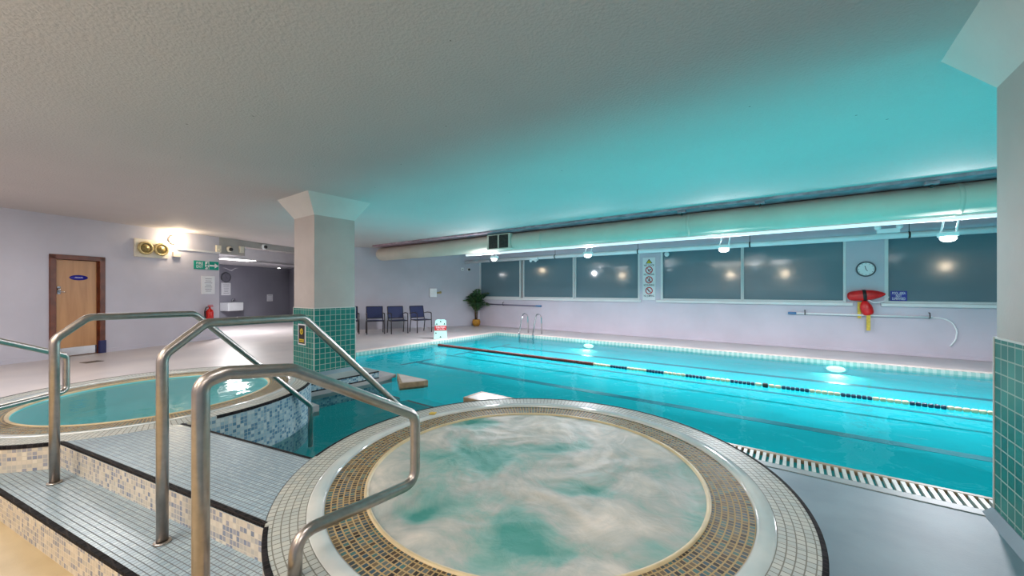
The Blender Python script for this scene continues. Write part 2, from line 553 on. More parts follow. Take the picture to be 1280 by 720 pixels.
# windowed wall
wins = [(600.3, 649.5), (654.7, 716.0), (719.8, 797.5), (828.6, 926.0), (929.7, 1054.0), (1110.4, 1290.0)]
wx = [(FAR.sz(a, 360)[0], FAR.sz(c, 360)[0]) for a, c in wins]
SILL, HEAD = 1.145, 2.60
b = MB()
b.box(-10.6, FAR_Y, -.1, 7, FAR_Y + .16, SILL - .03)
b.box(-10.6, FAR_Y, HEAD + .03, 7, FAR_Y + .16, CEIL)
piers = [(-10.6, wx[0][0] - .06), (wx[2][1] + .05, wx[3][0] - .06), (wx[4][1] + .05, wx[5][0] - .06), (wx[5][1] + .05, 7)]
for x0, x1 in piers: b.box(x0, FAR_Y, SILL - .03, x1, FAR_Y + .16, HEAD + .03)
struct(b.build('wall_far', 'wall_far_paint'))
for i, (x0, x1) in enumerate(wx):
    t = struct(bpy.data.objects.new('window_%d' % (i + 1), None)); col.objects.link(t); t.location = ((x0 + x1) / 2, FAR_Y, SILL)
    w = (x1 - x0) / 2; h = HEAD - SILL; fw = .05
    L = .06 if i in (0, 3, 5) else .04; Rr = .05 if i in (2, 4, 5) else .045
    f = MB()
    f.box(-w - L, -.012, -.03, -w, .09, h + .03, .004); f.box(w, -.012, -.03, w + Rr, .09, h + .03, .004)
    f.box(-w, -.012, -.03, w, .09, .012, .004); f.box(-w, -.012, h - .01, w, .09, h + .03, .004)
    f.build('window_frame', 'white_paint', t)
    MB().box(-w, .05, .012, w, .062, h - .01).build('window_glass', 'window_glass', t)
for i, (x0, x1) in enumerate([(wx[0][0] - .06, wx[2][1] + .10), (wx[3][0] - .18, wx[4][1] + .16), (wx[5][0] - .12, 6.8)]):
    struct(MB().box(x0, FAR_Y - .07, SILL - .105, x1, FAR_Y + .02, SILL - .032, .008).build('trim_%d' % (i + 1), 'white_paint'))
struct(MB().box(-10.1, FAR_Y - .03, 0, 7, FAR_Y, .07, .01).build('baseboard_far', 'wall_far_paint'))

# chair wall, left wall with its opening, corridor beyond
def wall_box(wall, s0, s1, z0, z1, th=.15, off=0.0):
    bb = MB(); bb.box(s0, off, z0, s1, off + th, z1)
    bb.move(Matrix.Translation((wall.p0.x, wall.p0.y, 0)) @ Matrix.Rotation(wall.ang, 4, 'Z'))
    return bb
s_open = LEFT.sz(274, 360)[0]
s_col = 9.2
struct(wall_box(CHW, -5.6, .1, -.1, CEIL).build('wall_chairs', 'wall_paint'))
sd0 = LEFT.sz(62, 400)[0]; sd1 = LEFT.sz(130, 400)[0]; DOOR_H = 2.115
b = wall_box(LEFT, -3.6, sd0, -.1, CEIL)
for s0, s1, z0, z1 in ((sd0, sd1, DOOR_H, CEIL), (sd1, s_open, -.1, CEIL)):
    q = wall_box(LEFT, s0, s1, z0, z1); me = bpy.data.meshes.new('x'); q.bm.to_mesh(me); b.bm.from_mesh(me); bpy.data.meshes.remove(me); q.bm.free()
struct(b.build('wall_left', 'wall_paint'))
b = wall_box(LEFT, -3.4, sd0, 0, .09, .02, -.02)
q = wall_box(LEFT, sd1, s_open, 0, .09, .02, -.02); me = bpy.data.meshes.new('x'); q.bm.to_mesh(me); b.bm.from_mesh(me); bpy.data.meshes.remove(me); q.bm.free()
struct(b.build('baseboard_left', 'wall_paint'))
# beam over the opening, lowered corridor ceiling, white boxed bulkhead
struct(wall_box(LEFT, s_open, s_col, CEIL - .19, CEIL).build('trim_4', 'beam_paint'))
s_bx = LEFT.sz(306, 320)[0]
struct(wall_box(LEFT, s_open, s_bx, 2.46, CEIL - .19, .15).build('trim_5', 'beam_paint'))
COR = Wall(tuple(LEFT.xy(0, 4.3)), LEFT.ang)
struct(wall_box(LEFT, s_bx, s_col + 3, 2.46, CEIL, .3, 2.0).build('trim_6', 'white_paint'))
b = MB(); b.box(s_open - 2, .155, 2.46, s_bx, 4.3, 2.54); b.box(s_bx, 2.0, 2.45, s_col + 3, 4.3, 2.53)
b.move(Matrix.Translation((LEFT.p0.x, LEFT.p0.y, 0)) @ Matrix.Rotation(LEFT.ang, 4, 'Z'))
struct(b.build('ceiling_corridor', 'white_paint'))
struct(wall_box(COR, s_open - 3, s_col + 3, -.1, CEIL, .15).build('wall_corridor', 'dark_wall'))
pa = CHW.xy(-5.55); pb = COR.xy(COR.sz(358, 400)[0] + .15)
b = MB(); b.prism([(pa.x, pa.y), (pb.x, pb.y), (pb.x + .03, pb.y + .16), (pa.x + .03, pa.y + .16)], -.1, CEIL)
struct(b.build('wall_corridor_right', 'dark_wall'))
p0 = LEFT.xy(s_open, .15); p1 = LEFT.xy(s_open - 2.0, 4.3)
b = MB(); b.prism([(p0.x, p0.y), (p1.x, p1.y), (p1.x + .05, p1.y - .15), (p0.x + .05, p0.y - .15)], -.1, 2.5)
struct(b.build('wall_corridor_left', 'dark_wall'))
struct(MB().box(6.8, -3.2, -.1, 6.95, 12, CEIL).build('wall_right', 'wall_paint'))
struct(MB().box(-11.2, -3.2, -.1, 7, -3.05, CEIL).build('wall_rear', 'wall_paint'))

# ---------------------------------------------------------------- door in the left wall
d = struct(bpy.data.objects.new('door_1', None)); col.objects.link(d)
pd = LEFT.xy((sd0 + sd1) / 2); d.location = (pd.x, pd.y, 0); d.rotation_euler = (0, 0, LEFT.ang)
W = (sd1 - sd0) / 2; JW = .085
f = MB()
f.box(-W - .01, -.03, 0, -W + JW, .13, DOOR_H, .006); f.box(W - JW, -.03, 0, W + .01, .13, DOOR_H, .006); f.box(-W - .01, -.03, DOOR_H - JW, W + .01, .13, DOOR_H + .012, .006)
f.box(-W + JW - .005, .03, 0, -W + JW + .02, .06, DOOR_H - JW); f.box(W - JW - .02, .03, 0, W - JW + .005, .06, DOOR_H - JW)
f.build('door_frame', 'frame_wood', d)
pw = W - JW - .006
pn = MB().box(-pw, .045, .012, pw, .09, DOOR_H - JW - .006, .003).build('door_panel', 'door_wood', d)
MB().box(-pw + .01, .037, .02, pw - .01, .045, .19, .002).build('kick_plate', 'chrome', pn)['label'] = 'brushed steel kick plate'
g = MB(); g.lathe([(0, 0), (.13, 0), (.13, .008), (0, .008)], 32)
g.move(Matrix.Translation((.03, .045, 1.66)) @ Matrix.Rotation(PI / 2, 4, 'X') @ Matrix.Diagonal((1.12, .42, 1, 1)))
sg = g.build('door_sign', 'blue_plastic', pn); sg['label'] = 'blue oval door sign'
MB().text('PRIVATE', .034, .03, 1.66, .0362).build('lettering', 'sign_white', sg)
h = MB(); h.box(-pw + .03, .03, 1.31, -pw + .085, .045, 1.47, .006); h.ball((-pw + .057, .02, 1.41), .03); h.tube([(-pw + .057, .02, 1.36), (-pw + .057, -.02, 1.36), (-pw + .13, -.02, 1.355)], .009)
h.build('handle', 'chrome', d)
MB().box(W - JW - .005, -.042, 0, W + .02, .02, .28, .006).build('frame_boot', 'navy_boot', d)['label'] = 'navy blue protective boot at the foot of the frame'

# ---------------------------------------------------------------- swimming pool
pool = thing('swimming_pool', 'turquoise indoor swimming pool with pale tiled edge under the long windows', 'pool', (-1, 7, 0))
def loc(mb): return mb.move(Matrix.Translation((1, -7, 0)))
BED = -.26
b = MB()
b.box(POOL_X0 - .1, POOL_Y0 - .1, BED - .08, POOL_X1 + .1, POOL_Y1 + .1, BED)
b.mi = 1; b.box(CH_X0 - .1, CH_Y0 - .1, BED - .08, CH_X1 + .1, Y_LEDGE, BED); b.mi = 0
b.box(POOL_X0 - .1, POOL_Y0, BED, POOL_X0, POOL_Y1, -.055); b.box(POOL_X1, POOL_Y0, BED, POOL_X1 + .1, POOL_Y1, -.055)
b.box(POOL_X0 - .1, POOL_Y1, BED, POOL_X1 + .1, POOL_Y1 + .1, -.055)
b.box(POOL_X0 - .1, POOL_Y0 - .1, BED, CH_X0, POOL_Y0, -.055)
loc(b).build('basin', ['basin_tile_glow', 'channel_bed_glow'], pool)
b = MB()
b.box(POOL_X0, POOL_Y0 - .005, WATER - .012, POOL_X1, POOL_Y1, WATER)
v = [(CH_X0, CH_Y0 + .0), (CH_X1, CH_Y0), (CH_X1, POOL_Y0 - .005), (CH_X0, POOL_Y0 - .005)]
b2 = MB(); b2.keep = True
vs = [b2.bm.verts.new((x, y, WATER)) for x, y in [(POOL_X0, POOL_Y0), (POOL_X1, POOL_Y0), (POOL_X1, POOL_Y1), (POOL_X0, POOL_Y1)]]; b2.face(vs)
vs = [b2.bm.verts.new((x, y, WATER)) for x, y in v]; b2.face(vs)
b.bm.free()
loc(b2).build('pool_water', 'pool_water', pool)
# coping and the fine grating under it on the far, left and right sides
b = MB()
b.box(POOL_X0 - .2, POOL_Y1 + .0, -.05, POOL_X1 + .2, POOL_Y1 + .14, .012, .006)
b.box(POOL_X0 - .2, POOL_Y0 - .02, -.05, POOL_X0 - .0, POOL_Y1 + .0, .012, .006)
b.box(POOL_X1 + .0, POOL_Y0 - .02, -.05, POOL_X1 + .2, POOL_Y1 + .0, .012, .006)
loc(b).build('coping', 'coping', pool)
b = MB()
b.box(POOL_X0, POOL_Y1 - .05, -.10, POOL_X1, POOL_Y1 - .002, -.008)
b.box(POOL_X0 + .002, POOL_Y0, -.10, POOL_X0 + .05, POOL_Y1 - .05, -.008)
loc(b).build('edge_grating', 'coping_grate', pool)
# near ledge: nosing, slatted overflow grating and kerb, with the gap of the channel mouth
GAP0, GAP1 = -4.55, -3.44
def ledge(x0, x1):
    b = MB(); b.box(x0, POOL_Y0 - .05, -.10, x1, POOL_Y0, .004, .008)
    if x0 > -5: b.box(x0, Y_LEDGE, -.10, x0 + .05, POOL_Y0 - .05, .004, .006)
    else: b.box(x1 - .05, Y_LEDGE, -.05, x1, POOL_Y0 - .05, .004, .006)
    if x0 < -2: b.box(max(x0, -5.3), Y_LEDGE - .03, -.10, min(x1, -1.9), Y_LEDGE + .0, .004, .006)
    loc(b).build('nosing', 'nosing', pool)
    b = MB(); b.box(x0 + .05 * (x0 > -5), Y_LEDGE + .0, BED, x1 - .05 * (x0 < -5), POOL_Y0 - .05, -.03)
    b.mi = 1
    if x0 < -2: b.box(max(x0 + .05, -5.3), Y_LEDGE, -.03, min(x1 - .05, -1.5), POOL_Y0 - .05, .003)
    loc(b).build('ledge', ['channel_bed_glow', 'coping'], pool)
ledge(GAP1, POOL_X1)
nose = [(-5.33, 3.955), (-4.60, 3.955), (-4.52, 3.93), (-4.53, 3.86), (-4.70, 3.54)]
b = MB(); b.prism(nose, -.10, .002); loc(b).build('nosing', 'nosing', pool)
cx_ = sum(p[0] for p in nose) / 5; cy_ = sum(p[1] for p in nose) / 5
b = MB(); b.prism([(cx_ + (p[0] - cx_) * .97, cy_ + (p[1] - cy_) * .95) for p in nose], BED, -.10); b.mi = 1
b.prism([(cx_ + (p[0] - cx_) * .88, cy_ + (p[1] - cy_) * .82) for p in nose], .0, .005)
loc(b).build('ledge', ['basin_tile_glow', 'coping'], pool)
b = MB(); k = 0
x = -1.45
while x < 3.0:
    b.box(x, Y_LEDGE + .075, -.028, x + .024, POOL_Y0 - .055, .004, 0); x += .046
b.box(3.0, Y_LEDGE + .075, -.028, POOL_X1, POOL_Y0 - .055, .004)
loc(b).build('overflow_grating', 'grate_white', pool)
b = MB(); b.box(-1.45, Y_LEDGE - .02, -.028, POOL_X1, Y_LEDGE + .07, .006, .004)
loc(b).build('kerb', 'floor_kerb', pool)
for yy, nm in ((5.72, .15), (8.84, .15), (7.40, .09)):  # last, thinner one paints the lane rope's shadow on the bed
    b = MB(); b.box(POOL_X0 + 1.0, yy - nm / 2, BED, POOL_X1, yy + nm / 2, BED + .004); b.box(POOL_X0 + .9, yy - .45, BED, POOL_X0 + 1.0, yy + .45, BED + .004)
    loc(b).build('lane_line_and_rope_shadow', 'lane_and_rope_shadow_glow', pool)
# underwater lamps on the far pool wall
for px, py, lb in ((735, 434, 'glowing round underwater pool lamp nearer the ladder'), (1045, 462, 'glowing round underwater pool lamp below the red rescue buoys')):
    p = Wall((0, POOL_Y1 - .07), 0).sz(px, py)
    t = thing('underwater_lamp', lb, 'pool light', (p[0], POOL_Y1 - .004, -.165), 0, 'underwater lamps')
    q = MB().lathe([(0, 0), (.13, 0), (.15, .02), (.15, .03), (0, .03)], 28); q.move(Matrix.Rotation(PI / 2, 4, 'X')); q.move(Matrix.Diagonal((1.3, 1, .55, 1))); q.build('lamp_rim', 'basin_tile_glow', t)
    q = MB().lathe([(.12, .0), (.11, .04), (0, .055)], 28); q.move(Matrix.Translation((0, -.0, 0)) @ Matrix.Rotation(PI / 2, 4, 'X')); q.move(Matrix.Diagonal((1.3, 1, .55, 1))); q.build('lens', 'pool_lamp', t)

# lane rope
LY = 6.90
rope = thing('lane_rope', 'floating lane rope, red then cream and dark blue floats, down the middle of the pool', 'lane rope', (-7.4, LY, 0))
LW = Wall((-7.4, LY), 0)
MB().cyl((-.5, 0, WATER + .02), (POOL_X1 + 7.4, 0, WATER + .02), .007, 8).build('cable', 'lane_cream', rope)
def floats(s0, s1, mat, pitch, r=.027):
    pitch *= .72
    q = MB(); n = max(1, int(round((s1 - s0) / pitch))); w = (s1 - s0) / n
    for i in range(n):
        x0 = s0 + i * w
        prof = [(.008, 0), (r * .9, w * .06), (r, w * .2), (r, w * .7), (r * .9, w * .84), (.008, w * .9)]
        g = MB(); g.lathe(prof, 10); g.move(Matrix.Translation((x0, 0, WATER + .02)) @ Matrix.Rotation(PI / 2, 4, 'Y'))
        me = bpy.data.meshes.new('x'); g.bm.to_mesh(me); q.bm.from_mesh(me); bpy.data.meshes.remove(me); g.bm.free()
    for f in q.bm.faces: f.smooth = True
    return q.build('float_run', mat, rope)
edges = [(548, 742, 'lane_red', .06), (742, 763, 'lane_cream', .09), (763, 784, 'lane_blue', .075), (784, 808, 'lane_cream', .09), (808, 830, 'lane_blue', .075), (830, 857, 'lane_cream', .09), (857, 883, 'lane_blue', .075), (883, 913, 'lane_cream', .09), (913, 944, 'lane_blue', .075), (944, 953, 'lane_cream', .09), (953, 961, 'lane_black', .08), (961, 977, 'lane_cream', .09), (977, 1012, 'lane_blue', .075), (1012, 1051, 'lane_cream', .09), (1051, 1091, 'lane_blue', .075), (1091, 1137, 'lane_cream', .09), (1137, 1184, 'lane_blue', .075), (1184, 1290, 'lane_cream', .09)]
for a, c, m_, pt in edges:
    o = floats(LW.sz(a, 430)[0], LW.sz(c, 430)[0], m_, pt, .036 if m_ == 'lane_black' else (.034 if m_ == 'lane_red' else .027))
    o['label'] = {'lane_red': 'run of dark red floats', 'lane_cream': 'run of cream floats', 'lane_blue': 'run of dark blue floats', 'lane_black': 'pair of black stopper floats'}[m_]

# pool ladder
lad = thing('pool_ladder', 'chrome pool ladder with two hooped handrails at the far edge', 'ladder', (-6.73, POOL_Y1, 0))
for sx in (-.26, .26):
    pts = fillet([(sx, .45, 0), (sx, .42, .60), (sx, .12, .66), (sx, -.06, .05), (sx, -.06, -.38)], .16, 8)
    MB().tube(pts, .022, 12).build('handrail', 'chrome', lad)
for z in (-.12, -.32):
    MB().box(-.25, -.10, z - .015, .25, -.03, z + .015, .004).build('rung', 'chrome', lad)

# ---------------------------------------------------------------- hot tubs
def hot_tub(c, label, water_kind, ch0, ch1, ed):
    t = thing('hot_tub', label, 'hot tub', (c.x, c.y, 0), 0)
    b = MB()
    b.lathe([(R_OUT, .005), (R_OUT, DECK - .001)], 160)
    b.mi = 1
    b.lathe([(R_OUT + .001, -.40), (R_OUT + .001, DECK - .001)], 60, a0=ch0, a1=ch1) if ch1 > ch0 else None
    b.build('outer_wall', ['riser_mosaic', 'pool_mosaic'], t)
    b = MB(); b.lathe([(R_OUT + .004, DECK - .022), (R_OUT + .004, DECK - .002), (R_OUT + .002, DECK + .001), (R_OUT - .016, DECK + .001)], 150, a0=ed[0], a1=ed[1]); b.build('edge_strip', 'edge_black', t)['label'] = 'black tile edging'
    b = MB(); b.lathe([(R_OUT + .001, DECK - .0005), (R_STONE, DECK - .0005)], 160, ref=1.28); b.build('tiled_rim', 'ring_tile', t)
    b = MB(); b.lathe([(R_STONE, DECK), (R_STONE - .004, DECK + .003), (R_GRATE + .012, DECK + .001), (R_GRATE + .002, DECK - .006), (R_GRATE, DECK - .03)], 160); b.build('stone_band', 'stone', t)
    b = MB(); b.lathe([(R_GRATE, DECK - .012), (R_IN + .010, DECK - .014)], 160, ref=1.03); b.build('overflow_grate', 'grate_mosaic', t)
    b = MB(); b.lathe([(R_IN + .010, DECK - .016), (R_IN + .006, DECK - .014), (R_IN - .004, DECK - .012), (R_IN - .01, DECK - .02), (R_IN - .012, .15), (R_IN - .25, .14), (R_IN - .26, .02), (0, .02)], 120); b.build('tub_shell', 'spa_shell_glow', t)
    b = MB(); b.lathe([(R_IN + .014, DECK - .016), (R_IN + .012, DECK - .006), (R_IN - .002, DECK - .006), (R_IN - .012, DECK - .02)], 120); b.build('inner_lip', 'lip', t)
    return t

def wrap(a): return a
# the tubs' walls facing the channel are bluish mosaic
tub1 = hot_tub(SPA1, 'bubbling hot tub nearest the viewer, foam filling its round basin', 'foam', 0, 0, (math.radians(-116), math.radians(213)))
tub2 = hot_tub(SPA2, 'calm round hot tub with clear teal water, in front of the brown wooden door', 'calm', math.radians(0), math.radians(82), (math.radians(4), math.radians(328)))

# foaming water of the near tub
b = MB(); fl = b.bm.verts.layers.float.new('foam')
NR, NA = 90, 220
cen = None
teal = [(SPA1 - SPA1, 0)]
def dpt(px, py): return on_floor(px, py, DECK - .02) - SPA1
holes = [(dpt(622, 572), .30, .13), (dpt(650, 668), .19, .20), (dpt(700, 560), .2, .08), (dpt(520, 640), .10, .07), (dpt(600, 530), .12, .12), (dpt(720, 610), .16, .06)]
view = Vector((SPA1.x, SPA1.y)).normalized(); side = Vector((view.y, -view.x))
rows = []; vals = []
vs0 = []
for i in range(NR + 1):
    r = (R_IN - .008) * i / NR; ring = []
    for k in range(NA):
        a = 2 * PI * k / NA; p = Vector((r * math.cos(a), r * math.sin(a)))
        w = Vector((p.x * 1.7, p.y * 1.7, 3.3)); w += .45 * noise.noise_vector(w * 1.3)
        turb = noise.fractal(w * 1.4, .9, 2.0, 5)
        fo = .66 + .24 * turb
        for hc, ra, rb in holes:
            q = p - hc + .10 * noise.noise_vector(Vector((p.x * 3.1, p.y * 3.1, 7.7))).to_2d() + .05 * noise.noise_vector(Vector((p.x * 8, p.y * 8, 2.7))).to_2d(); dd = (q.dot(side) / ra) ** 2 + (q.dot(view) / rb) ** 2
            fo -= .55 * math.exp(-dd * .9)
        fo = min(1, max(0, fo))
        z = DECK - .026 + .014 * max(0, fo) + .007 * noise.fractal(w * 2.6, .9, 2.1, 3) * (.4 + fo)
        if i > NR - 6: z = z + (DECK - .016 - z) * ((i - NR + 6) / 6)
        ring.append((b.bm.verts.new((p.x, p.y, z)) if i or k == 0 else None, fo))
    if i == 0: ring = [(ring[0][0], ring[0][1])] * NA
    rows.append(ring)
for ring in rows:
    for v_, fo in ring: v_[fl] = fo
for i in range(NR):
    for k in range(NA):
        A, B, C, D_ = rows[i][k][0], rows[i + 1][k][0], rows[i + 1][(k + 1) % NA][0], rows[i][(k + 1) % NA][0]
        b.face([A, B, C] if i == 0 else [A, B, C, D_], smooth=True)
b.build('bubbling_water', 'foam_water', tub1)
b = MB(); b.keep = True
ring = [b.bm.verts.new((r_[0], r_[1], DECK - .03)) for r_ in arc((0, 0), R_IN - .012, 0, 2 * PI, 96)[:-1]]; b.face(ring)
b.build('tub_water', 'calm_water', tub2)

# ---------------------------------------------------------------- steps and walkway between the tubs
A2 = Vector((-4.02, .253)); B2 = Vector((-1.883, .694))
def ang_of(c, p): return math.atan2(p[1] - c.y, p[0] - c.x)
def on_circle(c, base, dirv, r):
    # intersection of the line base + s*dirv with the circle
    d_ = base - c; bq = d_.dot(dirv); cq = d_.dot(d_) - r * r; disc = math.sqrt(bq * bq - cq)
    return [base + dirv * (-bq - disc), base + dirv * (-bq + disc)]
RO = R_OUT + .003
rl2 = Vector((-2.94, .475))
pL = on_circle(SPA2, rl2, TV, RO)[1]; pR = on_circle(SPA1, rl2, TV, RO)[0]
en = Vector((-2.9, 1.037))
eL = on_circle(SPA2, en, TV, RO)[1]; eR = on_circle(SPA1, en, TV, RO)[0]
def between(c, p, q, n=14):
    a0, a1 = ang_of(c, p), ang_of(c, q)
    while a1 - a0 > PI: a1 -= 2 * PI
    while a1 - a0 < -PI: a1 += 2 * PI
    return arc(c, RO, a0, a1, n)
walk = thing('tiled_walkway', 'raised landing of small pale blue tiles between the two hot tubs', 'walkway', (-2.94, .8, 0))
mv = Matrix.Translation((2.94, -.8, 0))
poly = between(SPA1, pR, eR) + between(SPA2, eL, pL)
b = MB(); b.prism(poly, TREAD, DECK - .022, 0, 0); b.move(mv); b.build('riser', 'riser_mosaic', walk)
b = MB(); b.prism(poly, -.40, TREAD, 0, 0); b.move(mv)
# lower body only behind the tread
b.build('foundation', 'pool_mosaic', walk)
b = MB(); b.prism(poly, DECK - .022, DECK); b.move(mv); b.build('landing', 'deck_tile', walk, uvrot=ANG)
def strip(p, q, w0, w1, z0, z1):
    n = (q - p).normalized(); m = Vector((-n.y, n.x))
    return [(p + m * w0), (q + m * w0), (q + m * w1), (p + m * w1)]
b = MB()
b.prism([tuple(v_) for v_ in strip(pL, pR, -.004, .014, 0, 0)], DECK - .016, DECK + .002)
b.prism([tuple(v_) for v_ in strip(eL, eR, -.016, .004, 0, 0)], DECK - .016, DECK + .002)
b.move(mv); b.build('edge_strip', 'edge_black', walk)['label'] = 'black tile edging'
fr = Vector((-3.0, .175))
fL = on_circle(SPA2, fr, TV, RO)[1] if (abs((fr - SPA2).dot(NV)) < RO) else Vector((-4.4, -.1))
fR = on_circle(SPA1, fr, TV, RO)[0] if (abs((fr - SPA1).dot(NV)) < RO) else fr + TV * 1.6
step = thing('tiled_step', 'lower entry step of small blue tiles with beige mosaic front', 'step', (-2.94, .3, 0))
mv = Matrix.Translation((2.94, -.3, 0))
poly = between(SPA1, fR, pR, 8) + between(SPA2, pL, fL, 8)
b = MB(); b.prism(poly, 0, TREAD - .022); b.move(mv); b.build('riser', 'riser_mosaic', step)
b = MB(); b.prism(poly, TREAD - .022, TREAD - .001); b.move(mv); b.build('tread', 'deck_tile', step, uvrot=ANG)
b = MB(); b.prism([tuple(v_) for v_ in strip(fL, fR, -.005, .016, 0, 0)], TREAD - .016, TREAD + .001); b.move(mv); b.build('edge_strip', 'edge_black', step)['label'] = 'black tile edging'

# low mosaic wall of the channel under the column
cw = thing('channel_wall', 'short blue mosaic wall at the waterline beside the tiled column', 'pool wall', (-5.36, 3.0, 0))
MB().box(-.06, -.85, -.42, .055, .60, .085).build('mosaic_face', 'pool_mosaic', cw)
q = MB(); q.box(-.30, -.85, .085, .060, .60, .102, .003); q.build('edge_strip', 'edge_black', cw)
q = MB(); q.box(-.0, -.85, -.012, .062, .60, .006, .003); q.build('edge_strip', 'edge_black', cw)
MB().box(-.32, -.86, .0, .045, .60, .106, .004).build('kerb', 'floor_kerb', cw)

# ---------------------------------------------------------------- handrails
RT = .0235
def rail(label, pts, R=.09, flange=()):
    t = thing('handrail', label, 'handrail', (pts[0][0], pts[0][1], pts[0][2]))
    o = Vector(pts[0])
    MB().tube([p - o for p in fillet(pts, R, 10)], RT, 20).build('rail_tube', 'rail_steel', t)
    for p in flange:
        q = MB(); q.lathe([(RT + .001, 0), (RT + .012, 0), (RT + .010, .008), (RT + .001, .010)], 24, c=Vector(p) - o); q.build('base_collar', 'rail_steel', t)
    return t
PA = Vector((-3.72, .206)); NA_ = Vector((-.208, .978)).normalized()
def along(p, n, s, z): return (p.x + n.x * s, p.y + n.y * s, z)
rail('tall steel handrail farther left, from the lower step down into the channel water',
     [along(PA, NA_, 0, TREAD), along(PA, NA_, 0, 1.075), along(PA, NA_, .147, 1.205), along(PA, NA_, .746, 1.196), along(PA, NA_, 1.786, .17), along(PA, NA_, 1.786, -.40)], .07, [along(PA, NA_, 0, TREAD)])
PB = Vector((-2.429, .465))
rail('middle steel handrail on the lower step, sloping towards the channel past the column',
     [along(PB, NA_, 0, TREAD), along(PB, NA_, 0, 1.07), along(PB, NA_, .181, 1.212), along(PB, NA_, .740, 1.205), along(PB, NA_, 1.786, .25), along(PB, NA_, 1.786, -.40)], .07, [along(PB, NA_, 0, TREAD)])
PC = Vector((-1.517, .382)); CDir = Vector((.045, .817)).normalized()
CW = Wall((PC.x, PC.y), math.atan2(CDir.y, CDir.x))
def cpt(px, py):
    s, z = CW.sz(px, py); p = CW.xy(s); return (p.x, p.y, z)
c1, c2, c3, c4, c5 = cpt(251, 478), cpt(283, 466), cpt(365, 462), cpt(519, 519), cpt(519, 603)
c6 = (-1.442, .64, .50)
rail('nearest steel handrail, looping over the rim of the bubbling hot tub',
     [(PC.x, PC.y, 0), c1, c2, c3, c4, c5, c6, (-1.435, .629, DECK)], .075, [(PC.x, PC.y, 0)])
PD = Vector((-5.335, .364)); WD = Vector((.664, -.747))
rail('steel handrail at the left edge, looping over the calm hot tub',
     [along(PD, WD, 1.1, 0), along(PD, WD, 1.1, 1.02), along(PD, WD, .95, 1.10), along(PD, WD, .72, 1.08), along(PD, WD, 0, .79), along(PD, WD, 0, .465), along(PD, WD, .74, .46), along(PD, WD, .79, DECK)], .06, [along(PD, WD, 1.1, 0)])

# ---------------------------------------------------------------- columns
def column(x0, y0, w, label):
    t = thing('tiled_column', label, 'column', (x0 + w / 2, y0 + w / 2, 0)); h = w / 2
    z1 = 2.61; fl = .19
    MB().box(-h, -h, 1.1, h, h, z1).build('shaft', 'column_paint', t)
    b = MB()
    lo = [b.bm.verts.new((sx * h, sy * h, z1)) for sx, sy in ((-1, -1), (1, -1), (1, 1), (-1, 1))]
    hi = [b.bm.verts.new((sx * (h + fl), sy * (h + fl), CEIL)) for sx, sy in ((-1, -1), (1, -1), (1, 1), (-1, 1))]
    b.face(lo[::-1]); b.face(hi)
    for i in range(4): b.face([lo[i], lo[(i + 1) % 4], hi[(i + 1) % 4], hi[i]])
    b.build('capital', 'capital_paint', t)
    e = .008
    MB().box(-h - e, -h - e, .04, h + e, h + e, 1.1).build('tile_cladding', 'column_tile', t)
    b = MB(); b.box(-h - e - .001, -h - e - .001, 1.088, h + e + .001, h + e + .001, 1.102, .003)
    for sx in (-1, 1):
        for sy in (-1, 1): b.box(sx * (h + e) - .005, sy * (h + e) - .005, .04, sx * (h + e) + .005, sy * (h + e) + .005, 1.1)
    b.build('tile_edging', 'capital_paint', t)
    b = MB(); b.lathe([(h + .07, 0), (h + .05, .02), (h + .03, .05)], 4)
    b.bm.free(); b = MB()
    lo = [b.bm.verts.new((sx * (h + .05), sy * (h + .05), 0)) for sx, sy in ((-1, -1), (1, -1), (1, 1), (-1, 1))]
    hi = [b.bm.verts.new((sx * (h + .014), sy * (h + .014), .06)) for sx, sy in ((-1, -1), (1, -1), (1, 1), (-1, 1))]
    b.face(lo[::-1]); b.face(hi)
    for i in range(4): b.face([lo[i], lo[(i + 1) % 4], hi[(i + 1) % 4], hi[i]])
    b.build('plinth', 'floor_slate', t)
    return t
COLW = .70
column(-6.20 - COLW, 3.02, COLW, 'square column tiled green below, standing behind the channel between tubs and pool')
column(.99, 2.90, COLW, 'square column at the right edge of the view, green tiles below grey paint')
# caution plate on the near-left face of the far column
CF = Wall((-6.90, 3.02 - .008), 0)
sc_, zc_, w_, h_ = CF.rect(373, 405, 382.5, 431)
t = mount('caution_plate', 'small black and yellow caution plate with white border on the green tiled column', 'sign', CF, sc_, zc_)
MB().box(-w_ / 2, -.008, -h_ / 2, w_ / 2, 0, h_ / 2, .002).build('border', 'sign_white', t)
MB().box(-w_ * .40, -.0095, -h_ * .44, w_ * .40, -.008, h_ * .44).build('plate', 'black_plastic', t)
b = MB(); b.lathe([(.030, 0), (.052, 0), (.052, .002), (.030, .002), (.030, 0)], 28); b.move(Matrix.Translation((0, -.0096, h_ * .14)) @ Matrix.Rotation(PI / 2, 4, 'X'))
b.tube([(-.02, -.011, h_ * .14 + .015), (.006, -.011, h_ * .14 + .018), (.0, -.011, h_ * .14 - .003), (.02, -.011, h_ * .14 - .018)], .006, 8)
b.box(-w_ * .3, -.0115, -h_ * .36, w_ * .3, -.0095, -h_ * .31); b.box(-w_ * .3, -.0115, -h_ * .28, w_ * .3, -.0095, -h_ * .22)
b.build('symbol', 'sign_yellow', t)

